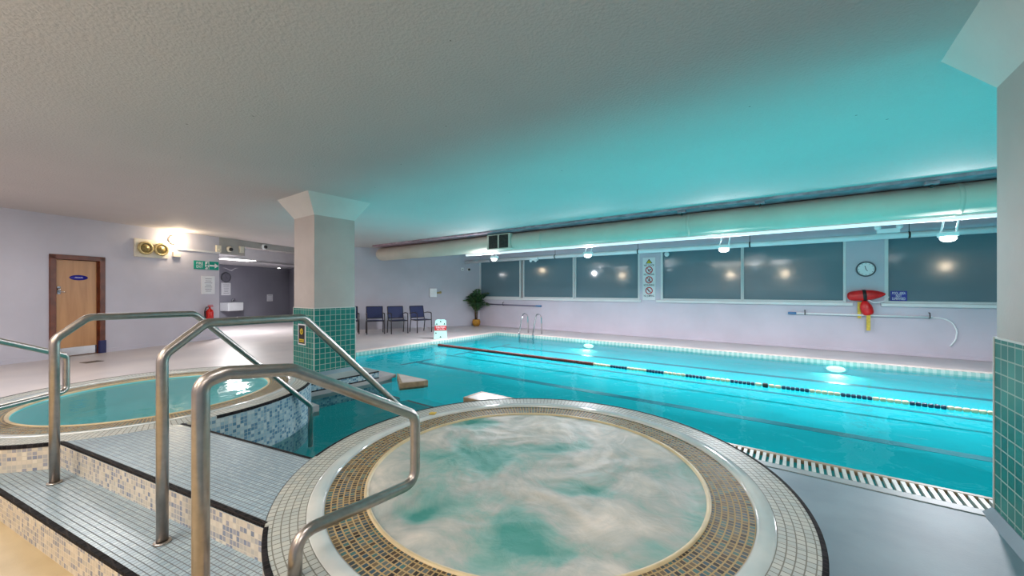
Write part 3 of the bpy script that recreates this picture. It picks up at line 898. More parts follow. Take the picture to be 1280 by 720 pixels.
# ---------------------------------------------------------------- duct, pipes, floodlights
DY, DZ, DR = 8.0, 2.656, .2235
duct = thing('ventilation_duct', 'fat round cream ventilation duct running below the ceiling above the pool', 'duct', (-11.6, DY, DZ))
q = MB(); prof = [(.0, -.20), (.09, -.19), (.16, -.14), (.205, -.06), (DR, .04), (DR, 18.3)]
for k in range(2, 7): pass
q.lathe(prof, 40); q.move(Matrix.Rotation(PI / 2, 4, 'Y')); q.build('duct_tube', 'duct_paint', duct)
DW = Wall((0, DY), 0)
for px in (680, 862, 1197):
    s = DW.sz(px, 300)[0] + 11.6
    q = MB(); q.lathe([(DR + .001, -.025), (DR + .007, -.02), (DR + .007, .02), (DR + .001, .025)], 40); q.move(Matrix.Translation((s, 0, 0)) @ Matrix.Rotation(PI / 2, 4, 'Y')); q.build('joint_band', 'duct_paint', duct)
GW = Wall((0, DY - .24), 0)
sc_, zc_, w_, h_ = GW.rect(609, 291, 638, 313)
g = MB(); g.box(sc_ + 11.6 - w_ / 2, -.25, zc_ - DZ - .2, sc_ + 11.6 + w_ / 2, 0, zc_ - DZ + .2, .008)
go = g.build('grille_box', 'duct_paint', duct)
for sx in (-1, 1):
    xc = sc_ + 11.6 + sx * w_ * .225
    q = MB(); q.box(xc - w_ * .19, -.256, zc_ - DZ - .17, xc + w_ * .19, -.249, zc_ - DZ + .17)
    for i in range(9):
        zz = zc_ - DZ - .15 + i * .0375; q.box(xc - w_ * .19, -.262, zz - .004, xc + w_ * .19, -.254, zz + .004)
    q.build('louvre', 'grate_dark', go)
struct(MB().box(-11.5, 7.55, CEIL - .045, 6.8, 8.3, CEIL).build('trim_7', 'mauve_shade_and_clamp'))  # added board, coloured as the partly shaded ceiling strip above the duct
for px, lb in ((852, 'dark clamp bolted to the ceiling above the duct, over the fourth window'), (1165, 'dark clamp bolted to the ceiling above the duct, near the right column'), (950, 'dark clamp bolted to the ceiling above the duct, over the fifth window')):
    s = Wall((0, 7.6), 0).sz(px, 262)[0]
    t = thing('duct_clamp', lb, 'clamp', (s, 7.62, CEIL - .045))
    MB().box(-.07, -.05, -.05, .07, .05, 0, .008).build('clamp_body', 'mauve_shade_and_clamp', t); MB().cyl((0, 0, -.09), (0, 0, -.05), .015, 10).build('bolt', 'grate_dark', t)
TR_Z = 2.405
tag(MB().box(DW.sz(583, 320)[0], DY - .03, TR_Z - .03, 6.8, DY + .03, TR_Z + .018, .006).build('cable_trunking', 'added_strip_glow'), 'added slim white strip with painted glow right under the fat round duct', 'trunking')  # added strip; its glow imitates the duct's floodlit underside
PY_, PZ_ = 10.8, 2.495
pipe = thing('service_pipe', 'white service pipe running in front of the tops of the windows', 'pipe', (-10.45, PY_, PZ_))
MB().cyl((.2, 0, 0), (17.25, 0, 0), .06, 20).build('pipe_run', 'pipe_white', pipe)
for x in (1.5, 4.2, 6.9, 9.6, 12.3):
    MB().lathe([(.061, -.015), (.069, -.015), (.069, .015), (.061, .015)], 20).move(Matrix.Translation((x, 0, 0)) @ Matrix.Rotation(PI / 2, 4, 'Y')).build('pipe_collar', 'grate_dark', pipe)
    MB().cyl((x, 0, .06), (x, 0, CEIL - PZ_), .006, 8).build('hanger_rod', 'grate_dark', pipe)
fw_ = Wall((0, DY), 0)
fls = []
for px, py, lb in ((618, 322, 'blazing white floodlight under the duct, farthest, over the first window'), (735, 317, 'blazing white floodlight under the duct, over the third window'), (905, 309, 'blazing white floodlight under the duct, over the fourth window'), (1185, 294, 'blazing white floodlight under the duct, nearest, over the last window')):
    s, z = fw_.sz(px, py); fls.append((s, z))
    t = thing('floodlight', lb, 'floodlight', (s, DY, z), 0, 'floodlights under the duct')
    top = TR_Z - .03 - z
    for sx in (-1, 1): MB().tube([(sx * .07 + (.03 if px > 700 else -.03), 0, top), (sx * .075, 0, .03)], .011, 8).build('bracket', 'pipe_white', t)
    MB().box(-.10, -.06, -.02, .10, .06, .04, .012).build('lamp_head', 'pipe_white', t)
    MB().ball((0, -.01, -.045), .058, s=(1.5, 1, .9)).build('lens', 'lamp_white', t)
# emergency light, junction box and round sensor by the pipe
EW = Wall((0, PY_), 0)
s, z = EW.sz(1110, 287)
t = thing('emergency_light', 'white twin-head emergency light standing on the pipe above the clock', 'emergency light', (s, PY_, PZ_ + .06))
MB().box(-.17, -.05, 0, .17, .05, .09, .008).build('housing', 'pipe_white', t)
for sx in (-1, 1): MB().ball((sx * .16, -.05, .12), .055).build('lamp_head', 'pipe_white', t)
s, z = EW.sz(669, 325)
t = thing('junction_box', 'clear white fitting on the pipe above the second window', 'fitting', (s, PY_ - .08, PZ_ - .10))
MB().box(-.16, -.04, 0, .16, .04, .10, .01).build('housing', 'pipe_white', t); MB().ball((-.1, -.05, .0), .05).build('lamp_head', 'pipe_white', t); MB().ball((.1, -.05, 0), .05).build('lamp_head', 'pipe_white', t)
s, z = FAR.sz(834, 318)
t = mount('round_sensor', 'round white sensor at the top left of the fourth window', 'sensor', FAR, s, z, -.02)
MB().ball((0, -.03, 0), .07, s=(1, .6, 1)).build('cap', 'pipe_white', t); MB().lathe([(0, 0), (.05, 0), (.05, .03), (0, .03)], 20).move(Matrix.Rotation(PI / 2, 4, 'X')).build('base', 'pipe_white', t)

# ---------------------------------------------------------------- things on the windowed wall
sc_, zc_, w_, h_ = FAR.rect(1071.5, 327, 1093, 346)
D = .165
t = mount('wall_clock', 'round white wall clock with grey rim above the red rescue buoys', 'clock', FAR, sc_, zc_)
q = MB(); q.lathe([(0, 0), (D, 0), (D + .005, .02), (D, .05), (D - .02, .055), (D - .024, .035)], 40); q.move(Matrix.Rotation(PI / 2, 4, 'X')); q.build('clock_rim', 'clock_rim', t)
q = MB(); q.lathe([(D - .022, .036), (0, .036)], 40); q.move(Matrix.Rotation(PI / 2, 4, 'X')); fc = q.build('clock_face', 'clock_face', t)
for k in range(12):
    a = k * PI / 6; MB().box(-.005, -.0385, D * .70, .005, -.037, D * .80, mat=Matrix.Rotation(a, 4, 'Y')).build('hour_mark', 'grey_ink', fc)
for a, l, wd in ((math.radians(-14), .075, .006), (math.radians(150), .05, .005)):
    MB().box(-wd, -.041, -.015, wd, -.039, l, mat=Matrix.Rotation(a, 4, 'Y')).build('hand', 'clock_rim', t)

def buoy(name, label, s, z, L, r, tilt, strap, parts):
    t = mount(name, label, 'rescue buoy', FAR, s, z, -.02 - r * .8)
    pr = [(0, -.5), (.42, -.49), (.70, -.455), (.86, -.39), (.95, -.29), (.99, -.15), (1, -.03), (.96, .08), (.84, .20), (.64, .32), (.40, .42), (.18, .485), (0, .5)]
    R_ = Matrix.Rotation(tilt, 4, 'Y') @ Matrix.Rotation(PI / 2, 4, 'Y') @ Matrix.Diagonal((1, .8, 1, 1))
    q = MB(); q.lathe([(a * r, c * L) for a, c in pr], 24); q.move(R_); q.build('float', 'red_plastic', t)
    if strap:
        q = MB(); q.lathe([(r * 1.0, -.09 * L), (r * 1.05, -.085 * L), (r * 1.05, .0), (r * .99, .005 * L)], 24); q.move(R_); q.build('strap', 'black_plastic', t)
    return t
s0, z0 = FAR.sz(1058, 369); s1, z1 = FAR.sz(1106, 366)
t = buoy('rescue_buoy', 'red torpedo rescue buoy with black strap, lying flat on the wall under the clock', (s0 + s1) / 2, (FAR.sz(1082, 369)[1]), s1 - s0, .118, -math.radians(5), True, 0)
pts = [(.0, -.02, -.08), (.12, -.03, -.16), (.28, -.02, -.14), (.36, 0, -.03)]
MB().tube(fillet(pts, .1), .012, 8).build('tow_cord', 'sign_white', t)
s0, z0 = FAR.sz(1077, 376); s1, z1 = FAR.sz(1087, 393)
t = buoy('rescue_buoy', 'smaller red rescue buoy hanging point down with a yellow strap', (s0 + s1) / 2, (z0 + z1) / 2, .34, .105, math.radians(-105), False, 0)
MB().box(-.03, -.02, -.50, .035, -.005, -.12).move(Matrix.Translation((.03, .0, .0))).build('web_strap', 'yellow_web', t)
MB().box(-.14, .04, -.24, -.08, .055, .12).build('web_strap', 'yellow_web', t)
MB().cyl((-.03, 0, .14), (-.05, .02, .26), .025, 10).build('strap_end', 'black_plastic', t)

sc_, zc_, w_, h_ = FAR.rect(1111, 363.5, 1132, 376)
t = mount('notice_sign', 'blue notice with white lettering in the lower corner of the last window', 'sign', FAR, sc_ + .03, SILL + .015 + h_ / 2, .0)
MB().box(-w_ / 2, .036, -h_ / 2, w_ / 2, .048, h_ / 2, .002).build('board', 'blue_plastic', t)
q = MB(); q.text('POOL AREA', .075, 0, h_ * .27, .0345, w_ * .80); q.text('NOT', .075, 0, 0, .0345, w_ * .34); q.text('SUPERVISED', .075, 0, -h_ * .28, .0345, w_ * .80)
q.build('lettering', 'sign_white', t)

sc_, zc_, w_, h_ = FAR.rect(803.5, 322, 819.5, 375)
t = mount('safety_sign', 'tall white safety sign with yellow triangle and three red prohibition rings', 'sign', FAR, sc_, zc_)
MB().box(-w_ / 2, -.012, -h_ / 2, w_ / 2, 0, h_ / 2, .003).build('board', 'sign_white', t)
q = MB(); q.extrude_y([(-.10, h_ * .36), (.10, h_ * .36), (0, h_ * .47)], -.0135, -.012)
tr_ = q.build('warning_triangle', 'black_plastic', t)
MB().extrude_y([(-.066, h_ * .37), (.066, h_ * .37), (0, h_ * .443)], -.0145, -.0134).build('triangle_fill', 'sign_yellow', tr_)
MB().box(-.010, -.0152, h_ * .388, .010, -.0145, h_ * .42).build('triangle_mark', 'black_plastic', tr_)
for txt, zz in (('WET FLOOR', .315), ('NO DIVING', .10), ('NO RUNNING', -.15), ('NO JUMPING', -.405)):
    MB().text(txt, .082, 0, zz * h_, -.0132, w_ * .82).build('lettering', 'black_plastic', t)
for i, zz in enumerate((.205, -.025, -.28)):
    q = MB(); q.lathe([(.080, .0), (.108, .0), (.108, .0015), (.080, .0015), (.080, 0)], 32); q.move(Matrix.Translation((0, -.0122, zz * h_)) @ Matrix.Rotation(PI / 2, 4, 'X'))
    q.box(-.088, -.0152, -.009, .088, -.0138, .009, mat=Matrix.Translation((0, 0, zz * h_)) @ Matrix.Rotation(math.radians(45), 4, 'Y'))
    rg = q.build('prohibition_ring', 'sign_red', t)
    q = MB()
    zc = zz * h_
    q.lathe([(0, 0), (.015, 0), (.015, .0008), (0, .0008)], 12).move(Matrix.Translation(((-.02, .01, -.03)[i], -.0124, zc + (-.012, .05, .045)[i])) @ Matrix.Rotation(PI / 2, 4, 'X'))
    limbs = ([((-.005, 0), (.05, .03)), ((-.01, -.02), (.01, -.05)), ((.05, .03), (.055, -.01))], [((.008, .03), (-.005, -.015)), ((0, -.01), (.03, -.06)), ((-.005, -.015), (-.04, -.045)), ((.008, .025), (.04, .01))], [((-.028, .028), (-.01, -.02)), ((-.01, -.02), (.03, -.01)), ((.03, -.01), (.02, -.05)), ((-.028, .02), (-.055, .04))])[i]
    for (ax, az), (bx_, bz) in limbs:
        q.tube([(ax, -.0128, zc + az), (bx_, -.0128, zc + bz)], .0085, 6)
    q.build('figure', 'black_plastic', rg)

# telescopic poles on wall hooks
def pole(label, x0p, y0p, x1p, y1p, mat, endmat, at_end, hooks):
    s0, z0 = FAR.sz(x0p, y0p); s1, z1 = FAR.sz(x1p, y1p)
    t = mount('cleaning_pole', label, 'pole', FAR, s0, z0, -.07)
    L = s1 - s0; dz = z1 - z0
    MB().cyl((0, 0, 0), (L, 0, dz), .019, 12).build('pole_tube', mat, t)
    a = (L - .22, L) if at_end else (0, .16)
    MB().cyl((a[0], 0, dz * a[0] / L), (a[1], 0, dz * a[1] / L), .03, 12).build('grip', endmat, t)
    for hk in hooks:
        s = FAR.sz(hk, y0p)[0] - s0; z = dz * s / L
        MB().tube([(s, .068, .08), (s, .0, .08), (s, -.03, .0), (s, 0, -.028), (s, .068, -.03)], .009, 8).build('hook', 'grate_dark', t)
pole('dull violet cleaning pole on the wall beside the potted palm', 612, 380, 678, 382.5, 'pole_violet', 'pole_blue', True, (630,))
pole('long white cleaning pole on hooks under the windows by the clock', 985, 391, 1164, 396.5, 'pipe_white', 'pole_blue', False, (1006, 1161))
hp = [(1165, 397), (1180, 398), (1191, 404), (1196, 414), (1194, 425), (1187, 433)]
pp = [FAR.sz(*q_) for q_ in hp]
t = mount('hose', 'thin pale hose curling down the wall from the end of the white pole', 'hose', FAR, pp[0][0], pp[0][1], -.02)
MB().tube(fillet([(a - pp[0][0], 0, c - pp[0][1]) for a, c in pp], .2, 4), .013, 8).build('hose_tube', 'pipe_white', t)

# ---------------------------------------------------------------- chairs along the skewed wall
def make_chair(label):
    t = thing('armchair', label, 'chair', (0, 0, 0), 0, 'mesh armchairs along the wall')
    # front towards -y
    w = .265
    q = MB(); q.box(-w + .02, -.22, .40, w - .02, .20, .425, .01); q.build('seat', 'chair_mesh', t)
    fr_ = MB()
    for a, c in (((-w, -.23, .41), (w, -.23, .41)), ((-w, .2, .41), (w, .2, .41)), ((-w, -.23, .41), (-w, .2, .41)), ((w, -.23, .41), (w, .2, .41))): fr_.cyl(a, c, .014, 8)
    fr_.build('seat_frame', 'chair_frame', t)
    R_ = Matrix.Translation((0, .21, .44)) @ Matrix.Rotation(math.radians(-14), 4, 'X')
    q = MB(); q.box(-w + .025, -.008, .04, w - .025, .008, .43, .006, mat=R_); q.build('backrest', 'chair_mesh', t)
    q = MB()
    for a, c in (((-w + .015, 0, .43), (w - .015, 0, .43)), ((-w + .015, 0, .04), (w - .015, 0, .04)), ((-w + .015, 0, -.05), (-w + .015, 0, .43)), ((w - .015, 0, -.05), (w - .015, 0, .43))):
        q.cyl(R_ @ Vector(a), R_ @ Vector(c), .015, 8)
    q.build('back_frame', 'chair_frame', t)
    for sx in (-1, 1):
        MB().tube(fillet([(sx * w, -.25, 0), (sx * w, -.23, .64)], .05), .016, 8).build('leg', 'chair_frame', t)
        MB().tube([(sx * w, .27, 0), (sx * w, .19, .42)], .016, 8).build('leg', 'chair_frame', t)
        MB().tube(fillet([(sx * w, -.235, .60), (sx * w, -.20, .655), (sx * w, .05, .655), (sx * w, .26, .62)], .06), .016, 8).build('armrest', 'chair_frame', t)
    return t
ch_lab = ['dark mesh armchair mostly hidden behind the tiled column', 'dark mesh armchair just right of the tiled column', 'dark blue mesh armchair in the middle of the row along the wall', 'dark blue mesh armchair at the right end of the row, nearest the white board']
chair_at = [(437, 417.2, .05), (469, 416.8, .02), (497, 416.2, .16), (526, 414.8, .34)]
ch0 = None
for i, (px, py, tw) in enumerate(chair_at):
    p = on_floor(px, py); rz = CHW.ang + tw
    if ch0 is None: ch0 = make_chair(ch_lab[0]); ch0.location = (p.x, p.y, 0); ch0.rotation_euler = (0, 0, rz)
    else: dup(ch0, (p.x, p.y, 0), rz, ch_lab[i])

# white wall box with a brass fitting, cameras on the chair wall
sc_, zc_, w_, h_ = CHW.rect(536.5, 360.5, 545.5, 371.5)
t = mount('wall_box', 'square white wall box with a brass fitting above the chairs', 'wall box', CHW, sc_, zc_)
MB().box(-w_ / 2, -.10, -h_ / 2, w_ / 2, 0, h_ / 2, .012).build('housing', 'pipe_white', t)
MB().box(-w_ * .42, -.106, -h_ * .42, w_ * .42, -.10, h_ * .42, .004).build('cover', 'pipe_white', t)
q = MB(); q.cyl((w_ / 2, -.05, 0), (w_ / 2 + .12, -.05, 0), .035, 12); q.ball((w_ / 2 + .14, -.06, .01), .05); q.build('fitting', 'brass', t)
s, z = CHW.sz(578, 336.5)
t = mount('sensor_box', 'tiny white sensor on the wall near the far corner', 'sensor', CHW, s, z)
MB().box(-.05, -.04, -.06, .05, 0, .06, .01).build('housing', 'pipe_white', t); MB().ball((0, -.04, -.01), .02).build('lens', 'black_plastic', t)
s, z = CHW.sz(586, 337)
t = mount('security_camera', 'small camera with a dark lens on the wall near the far corner', 'camera', CHW, s, z)
q = MB(); q.lathe([(0, 0), (.07, 0), (.07, .03), (.05, .04)], 20); q.move(Matrix.Rotation(PI / 2, 4, 'X')); q.build('base', 'pipe_white', t); MB().ball((0, -.05, 0), .048).build('dome', 'black_plastic', t)

# ---------------------------------------------------------------- potted palm
pp_ = Vector((-9.98, 11.12))
palm = thing('potted_palm', 'leafy green palm in a golden pot in the far corner', 'plant', (pp_.x, pp_.y, 0))
q = MB(); q.lathe([(0, 0), (.10, 0), (.15, .08), (.165, .17), (.14, .24), (.15, .26), (.13, .26), (.12, .22), (0, .22)], 24); q.build('pot', 'pot', palm)
for k in range(5):
    a = k * 1.26; MB().tube([(.03 * math.cos(a), .03 * math.sin(a), .2), (.05 * math.cos(a), .05 * math.sin(a), .55), (.07 * math.cos(a + .3), .07 * math.sin(a + .3), .8)], .016, 6, radii=[.018, .014, .009]).build('stem', 'palm_trunk', palm)
nrm = Vector((-CHW.d.y, CHW.d.x))
def inside(p):
    w = Vector((p.x + pp_.x, p.y + pp_.y)); k = (w - CHW.p0).dot(nrm)
    if k > -.06: w -= nrm * (k + .06)
    if w.y > 11.38: w.y = 11.38
    return Vector((w.x - pp_.x, w.y - pp_.y, p.z))
for k in range(26):
    a = k * 2.399 + random.uniform(-.2, .2); lean = random.uniform(.3, .72) if k > 9 else random.uniform(.06, .28)
    L = random.uniform(.85, 1.15); z0 = random.uniform(.42, .85)
    q = MB(); path = []
    for i in range(9):
        u = i / 8
        rr = lean * L * (u ** 1.25); zz = z0 + L * (u * (1 - .25 * u) * (1 - lean * .25)) - lean * .55 * u ** 3
        path.append(inside(Vector((rr * math.cos(a), rr * math.sin(a), zz))))
    q.tube(path, .006, 5, radii=[.008 - .006 * i / 8 for i in range(9)])
    sd = Vector((-math.sin(a), math.cos(a), 0))
    for i in range(2, 17):
        u = i / 16; j = min(7, int(u * 8)); fr_ = u * 8 - j
        p = path[j].lerp(path[j + 1], min(1, fr_)); tg = (path[j + 1] - path[j]).normalized()
        ll = .26 * math.sin(PI * min(1, u * .8 + .18)) + .05
        for sg_ in (-1, 1):
            tip = inside(p + (sd * sg_ * .8 + tg * .75 + Vector((0, 0, -.25))).normalized() * ll); w = tg * .022
            mid = p.lerp(tip, .4) + Vector((0, 0, .02))
            vs = [q.bm.verts.new(v_) for v_ in (p, mid + w, tip, mid - w)]; q.face(vs)
    q.build('frond', 'leaf' if k % 4 else 'leaf_light', palm)

# ---------------------------------------------------------------- board by the pool edge
pb_ = on_floor(551, 424.5)
t = thing('warning_board', 'small white and mint floor board with a red band at the pool edge', 'sign', (-8.12, 7.52, 0), math.radians(44))
q = MB(); H_ = .56; w0, w1 = .19, .15
q.extrude_y([(-w0, 0), (w0, 0), (w1, H_ - .03), (w1 - .04, H_), (-w1 + .04, H_), (-w1, H_ - .03)], -.012, .012); q.move(Matrix.Rotation(math.radians(-8), 4, 'X') @ Matrix.Translation((0, -.0, 0))); bd = q.build('front_panel', 'mint_plastic', t)
q = MB(); q.box(-.166, -.0165, .24, .166, -.0122, .38); q.move(Matrix.Rotation(math.radians(-8), 4, 'X')); q.build('red_band', 'sign_red', t)
q = MB(); q.text('CAUTION', .07, 0, .335, -.0175, .26); q.text('WET FLOOR', .05, 0, .275, -.0175, .22); q.move(Matrix.Rotation(math.radians(-8), 4, 'X')); q.build('lettering', 'sign_white', t)
q = MB()
for x_, z_ in ((0, .50), (-.11, .43), (.11, .43), (-.13, .17), (0, .06)): q.extrude_y([(x_ - .028, z_ - .018), (x_ + .028, z_ - .018), (x_, z_ + .03)], -.0145, -.0121)
q.move(Matrix.Rotation(math.radians(-8), 4, 'X')); q.build('symbols', 'black_plastic', t)
q = MB(); q.box(-.13, .06, 0, .13, .075, .52, mat=Matrix.Rotation(math.radians(8), 4, 'X') @ Matrix.Translation((0, .07, 0))); q.build('rear_panel', 'mint_plastic', t)

# ---------------------------------------------------------------- things on the left wall
sc_, zc_, w_, h_ = LEFT.rect(167, 300, 209.5, 322)
t = mount('vent_panel', 'cream wall panel with two round brass air vents', 'vent panel', LEFT, sc_, zc_)
MB().box(-w_ / 2, -.03, -h_ / 2, w_ / 2, 0, h_ / 2, .006).build('back_plate', 'panel_cream', t)
for sx in (-.22, .24):
    q = MB(); q.lathe([(0, .03), (.10, .03), (.155, .05), (.16, .085), (.13, .10), (.115, .085), (.11, .06)], 36); q.move(Matrix.Translation((sx * w_, 0, 0)) @ Matrix.Rotation(PI / 2, 4, 'X')); r_ = q.build('vent_ring', 'brass', t)
    q = MB(); q.lathe([(.10, .06), (.085, .085), (.06, .075), (.05, .10), (0, .105)], 36); q.move(Matrix.Translation((sx * w_, 0, 0)) @ Matrix.Rotation(PI / 2, 4, 'X')); q.build('vent_cone', 'brass_dark', r_)
s, z = LEFT.sz(216, 300)
t = mount('wall_lamp', 'bright warm wall lamp just under the ceiling right of the brass vents', 'lamp', LEFT, s, z)
LAMP_L = (s, z)
q = MB(); q.lathe([(0, 0), (.11, 0), (.12, .03), (.11, .04)], 28); q.move(Matrix.Rotation(PI / 2, 4, 'X')); q.build('base', 'panel_cream', t)
MB().ball((0, -.06, 0), .10, s=(1, .7, 1)).build('globe', 'lamp_warm', t)
sc_, zc_, w_, h_ = LEFT.rect(215, 315, 224, 321)
t = mount('switch_box', 'small cream box on the wall under the bright lamp', 'box', LEFT, sc_, zc_)
MB().box(-w_ / 2, -.06, -h_ / 2, w_ / 2, 0, h_ / 2, .008).build('housing', 'panel_cream', t); MB().box(-w_ * .4, -.065, -h_ / 2 - .02, w_ * .4, -.02, -h_ / 2).build('switch', 'grey_ink', t)
s0, z0 = LEFT.sz(221, 314); s1, z1 = LEFT.sz(274, 317.5)
q = MB(); q.box(0, -.04, -.025, s1 - s0, 0, .025, .005); o = q.build('cable_trunking', 'white_paint'); p = LEFT.xy(s0); o.location = (p.x, p.y, 2.475); o.rotation_euler = (0, 0, LEFT.ang)
tag(o, 'thin white cable trunking on the left wall above the green exit sign', 'trunking')
sc_, zc_, w_, h_ = LEFT.rect(242, 326.5, 273, 337)
t = mount('exit_sign', 'green fire exit sign with running figure and arrow', 'sign', LEFT, sc_, zc_)
MB().box(-w_ / 2, -.012, -h_ / 2, w_ / 2, 0, h_ / 2, .003).build('board', 'sign_green', t)
MB().box(-w_ * .06, -.0135, -h_ * .46, w_ * .10, -.012, h_ * .46).build('doorway', 'sign_white', t)
q = MB(); q.text('FIRE', .10, -w_ * .28, h_ * .19, -.0132, w_ * .26); q.text('EXIT', .10, -w_ * .28, -h_ * .2, -.0132, w_ * .26); q.build('lettering', 'sign_white', t)
q = MB(); xa = w_ * .30; k_ = h_
q.extrude_y([(xa - .13, -.02 * 1), (xa + .02, -.02), (xa + .02, -.07), (xa + .13, 0), (xa + .02, .07), (xa + .02, .02), (xa - .13, .02)], -.0135, -.012); q.build('arrow', 'sign_white', t)
q = MB(); xc = w_ * .02
q.lathe([(0, 0), (.02, 0), (.02, .001), (0, .001)], 12).move(Matrix.Translation((xc + .02, -.0136, h_ * .3)) @ Matrix.Rotation(PI / 2, 4, 'X'))
for (ax, az), (bx_, bz) in (((.01, .05), (-.01, -.02)), ((-.01, -.02), (.03, -.06)), ((.03, -.06), (.02, -.11)), ((-.01, -.02), (-.04, -.06)), ((-.04, -.06), (-.07, -.06)), ((.01, .045), (.05, .01)), ((.01, .045), (-.04, .02))):
    q.tube([(xc + ax, -.014, az), (xc + bx_, -.014, bz)], .010, 6)
q.build('running_figure', 'sign_green', t)
def notice(wall, rect, label, lines, off=0.0):
    s_, z_, w, h = wall.rect(*rect)
    t = mount('notice', label, 'notice', wall, s_, z_, off)
    MB().box(-w / 2, -.02, -h / 2, w / 2, 0, h / 2, .003).build('sheet', 'paper', t)
    q = MB(); rnd = random.Random(lines)
    for i in range(lines):
        zz = h * (.34 - .68 * i / max(1, lines - 1)); ww = w * rnd.uniform(.2, .34)
        q.box(-ww, -.0212, zz - h * .014, ww, -.0201, zz + h * .014)
    q.build('print', 'grey_ink', t)
notice(LEFT, (251.5, 345, 268, 367.5), 'framed white notice under the green exit sign', 7)
s, z = LEFT.sz(258.5, 385)
t = mount('fire_extinguisher', 'red fire extinguisher hanging on the left wall under the white notice', 'fire extinguisher', LEFT, s, .40, -.11)
q = MB(); q.lathe([(0, 0), (.075, 0), (.085, .02), (.085, .38), (.07, .44), (.03, .47), (.03, .49), (0, .49)], 28); q.build('cylinder', 'extinguisher_red', t)
MB().box(-.085, -.087, .16, .085, -.06, .30).build('instruction_label', 'sign_white', t) if False else None
q = MB(); q.cyl((0, 0, .49), (0, 0, .53), .02, 12); q.box(-.05, -.012, .53, .09, .012, .55); q.box(-.05, -.012, .57, .08, .012, .585); q.build('valve_handle', 'extinguisher_red', t)
MB().tube(fillet([(-.02, 0, .52), (-.10, 0, .53), (-.14, 0, .40), (-.12, 0, .10)], .08, 6), .014, 8).build('hose', 'black_plastic', t)
MB().box(-.04, .08, .30, .04, .11, .42).build('bracket', 'grate_dark', t)
# sensors and camera by the beam
for px, py, nm, lb in ((272, 311, 'sensor_box', 'small cream sensor box at the end of the left wall under the ceiling'), (301, 312, 'sensor_box', 'narrow cream sensor box on the beam left of the dome camera')):
    s, z = LEFT.sz(px, py); t = mount(nm, lb, 'sensor', LEFT, s, z)
    MB().box(-.07, -.06, -.10, .07, 0, .10, .01).build('housing', 'panel_cream', t); MB().ball((0, -.055, -.03), .03).build('lens', 'panel_cream', t)
for px, py, lb in ((286, 311.5, 'dark dome camera on the beam above the corridor light panel'), (329.5, 308.5, 'white camera with black lens on the beam left of the tiled column')):
    s, z = LEFT.sz(px, py); t = mount('security_camera', lb, 'camera', LEFT, s, z)
    q = MB(); q.lathe([(0, 0), (.085, 0), (.085, .04), (.06, .06), (0, .06)], 24); q.move(Matrix.Rotation(PI / 2, 4, 'X')); q.build('base', 'pipe_white' if px > 300 else 'panel_cream', t)
    MB().ball((.01, -.07, -.01), .055).build('dome', 'black_plastic', t)

# ---------------------------------------------------------------- corridor things
SOF = Wall(tuple(LEFT.xy(0, .9)), LEFT.ang)
s0 = SOF.sz(277, 318)[0]; s1 = SOF.sz(315, 318)[0]; p = SOF.xy((s0 + s1) / 2)
t = thing('ceiling_light', 'bright rectangular light panel under the low corridor ceiling', 'ceiling light', (p.x, p.y, 2.45), LEFT.ang)
LIGHT_P = (p.x, p.y)
MB().box(-(s1 - s0) / 2, -.22, -.05, (s1 - s0) / 2, .22, 0, .006).build('housing', 'white_paint', t)
MB().box(-(s1 - s0) / 2 + .02, -.2, -.062, (s1 - s0) / 2 - .02, .2, -.05, .004).build('diffuser', 'panel_light', t)
s, z = COR.sz(341, 331); p = COR.xy(s, -.35)
t = thing('downlight', 'small round downlight in the low corridor ceiling', 'ceiling light', (p.x, p.y, 2.45))
MB().lathe([(0, -.012), (.07, -.012), (.085, 0)], 24).build('rim', 'chrome', t); MB().lathe([(0, -.03), (.05, -.028), (.06, -.012)], 24).build('lens', 'panel_light', t)
sc_, zc_, w_, h_ = COR.rect(274.5, 378, 294, 388.5)
t = mount('wash_basin', 'white wash basin with a tap on the dark corridor wall', 'basin', COR, sc_, zc_)
q = MB(); q.box(-w_ / 2, -.45, -h_ / 2, w_ / 2, 0, h_ / 2, .03); q.build('bowl', 'ceramic', t)
q = MB(); q.box(-w_ * .40, -.38, h_ / 2 - .004, w_ * .40, -.1, h_ / 2 + .002, .002); q.build('bowl_hollow', 'paper', t)
q = MB(); q.tube(fillet([(.16, -.06, h_ / 2), (.16, -.06, h_ / 2 + .14), (.16, -.18, h_ / 2 + .12)], .04, 5), .03, 10); q.build('tap', 'chrome', t)
sc_, zc_, w_, h_ = COR.rect(275, 340, 289, 353)
t = mount('wall_clock', 'dim grey round clock on the dark corridor wall above a white notice', 'clock', COR, sc_, zc_)
R_ = .2
q = MB(); q.lathe([(0, 0), (R_, 0), (R_ + .005, .03), (R_ - .02, .04), (R_ - .024, .025)], 36); q.move(Matrix.Rotation(PI / 2, 4, 'X')); q.build('clock_rim', 'clock_rim', t)
q = MB(); q.lathe([(R_ - .022, .026), (0, .026)], 36); q.move(Matrix.Rotation(PI / 2, 4, 'X')); q.build('clock_face', 'dark_clock_face', t)
for a, l in ((math.radians(-25), .12), (math.radians(140), .09)): MB().box(-.008, -.03, -.02, .008, -.028, l, mat=Matrix.Rotation(a, 4, 'Y')).build('hand', 'clock_rim', t)
notice(COR, (276.5, 353.5, 288, 369), 'white printed notice under the dim grey clock', 6)
notice(COR, (333.5, 368, 340.5, 376.5), 'small blank white notice alone on the dark corridor wall', 2)
s, z = COR.sz(288, 336.5)
t = mount('wall_reflection', 'white gull shaped light reflection painted on the dark corridor wall above the clock', 'reflection', COR, s, z)
q = MB(); q.extrude_y([(-.33, .05), (-.2, .04), (-.06, -.01), (.0, -.03), (.08, -.015), (.2, .06), (.36, .075), (.18, .02), (.06, -.075), (-.03, -.06), (-.16, .0)][::-1], -.006, 0); q.build('gull_reflection', 'paper', t)  # light reflected on the glossy wall, painted as a flat shape
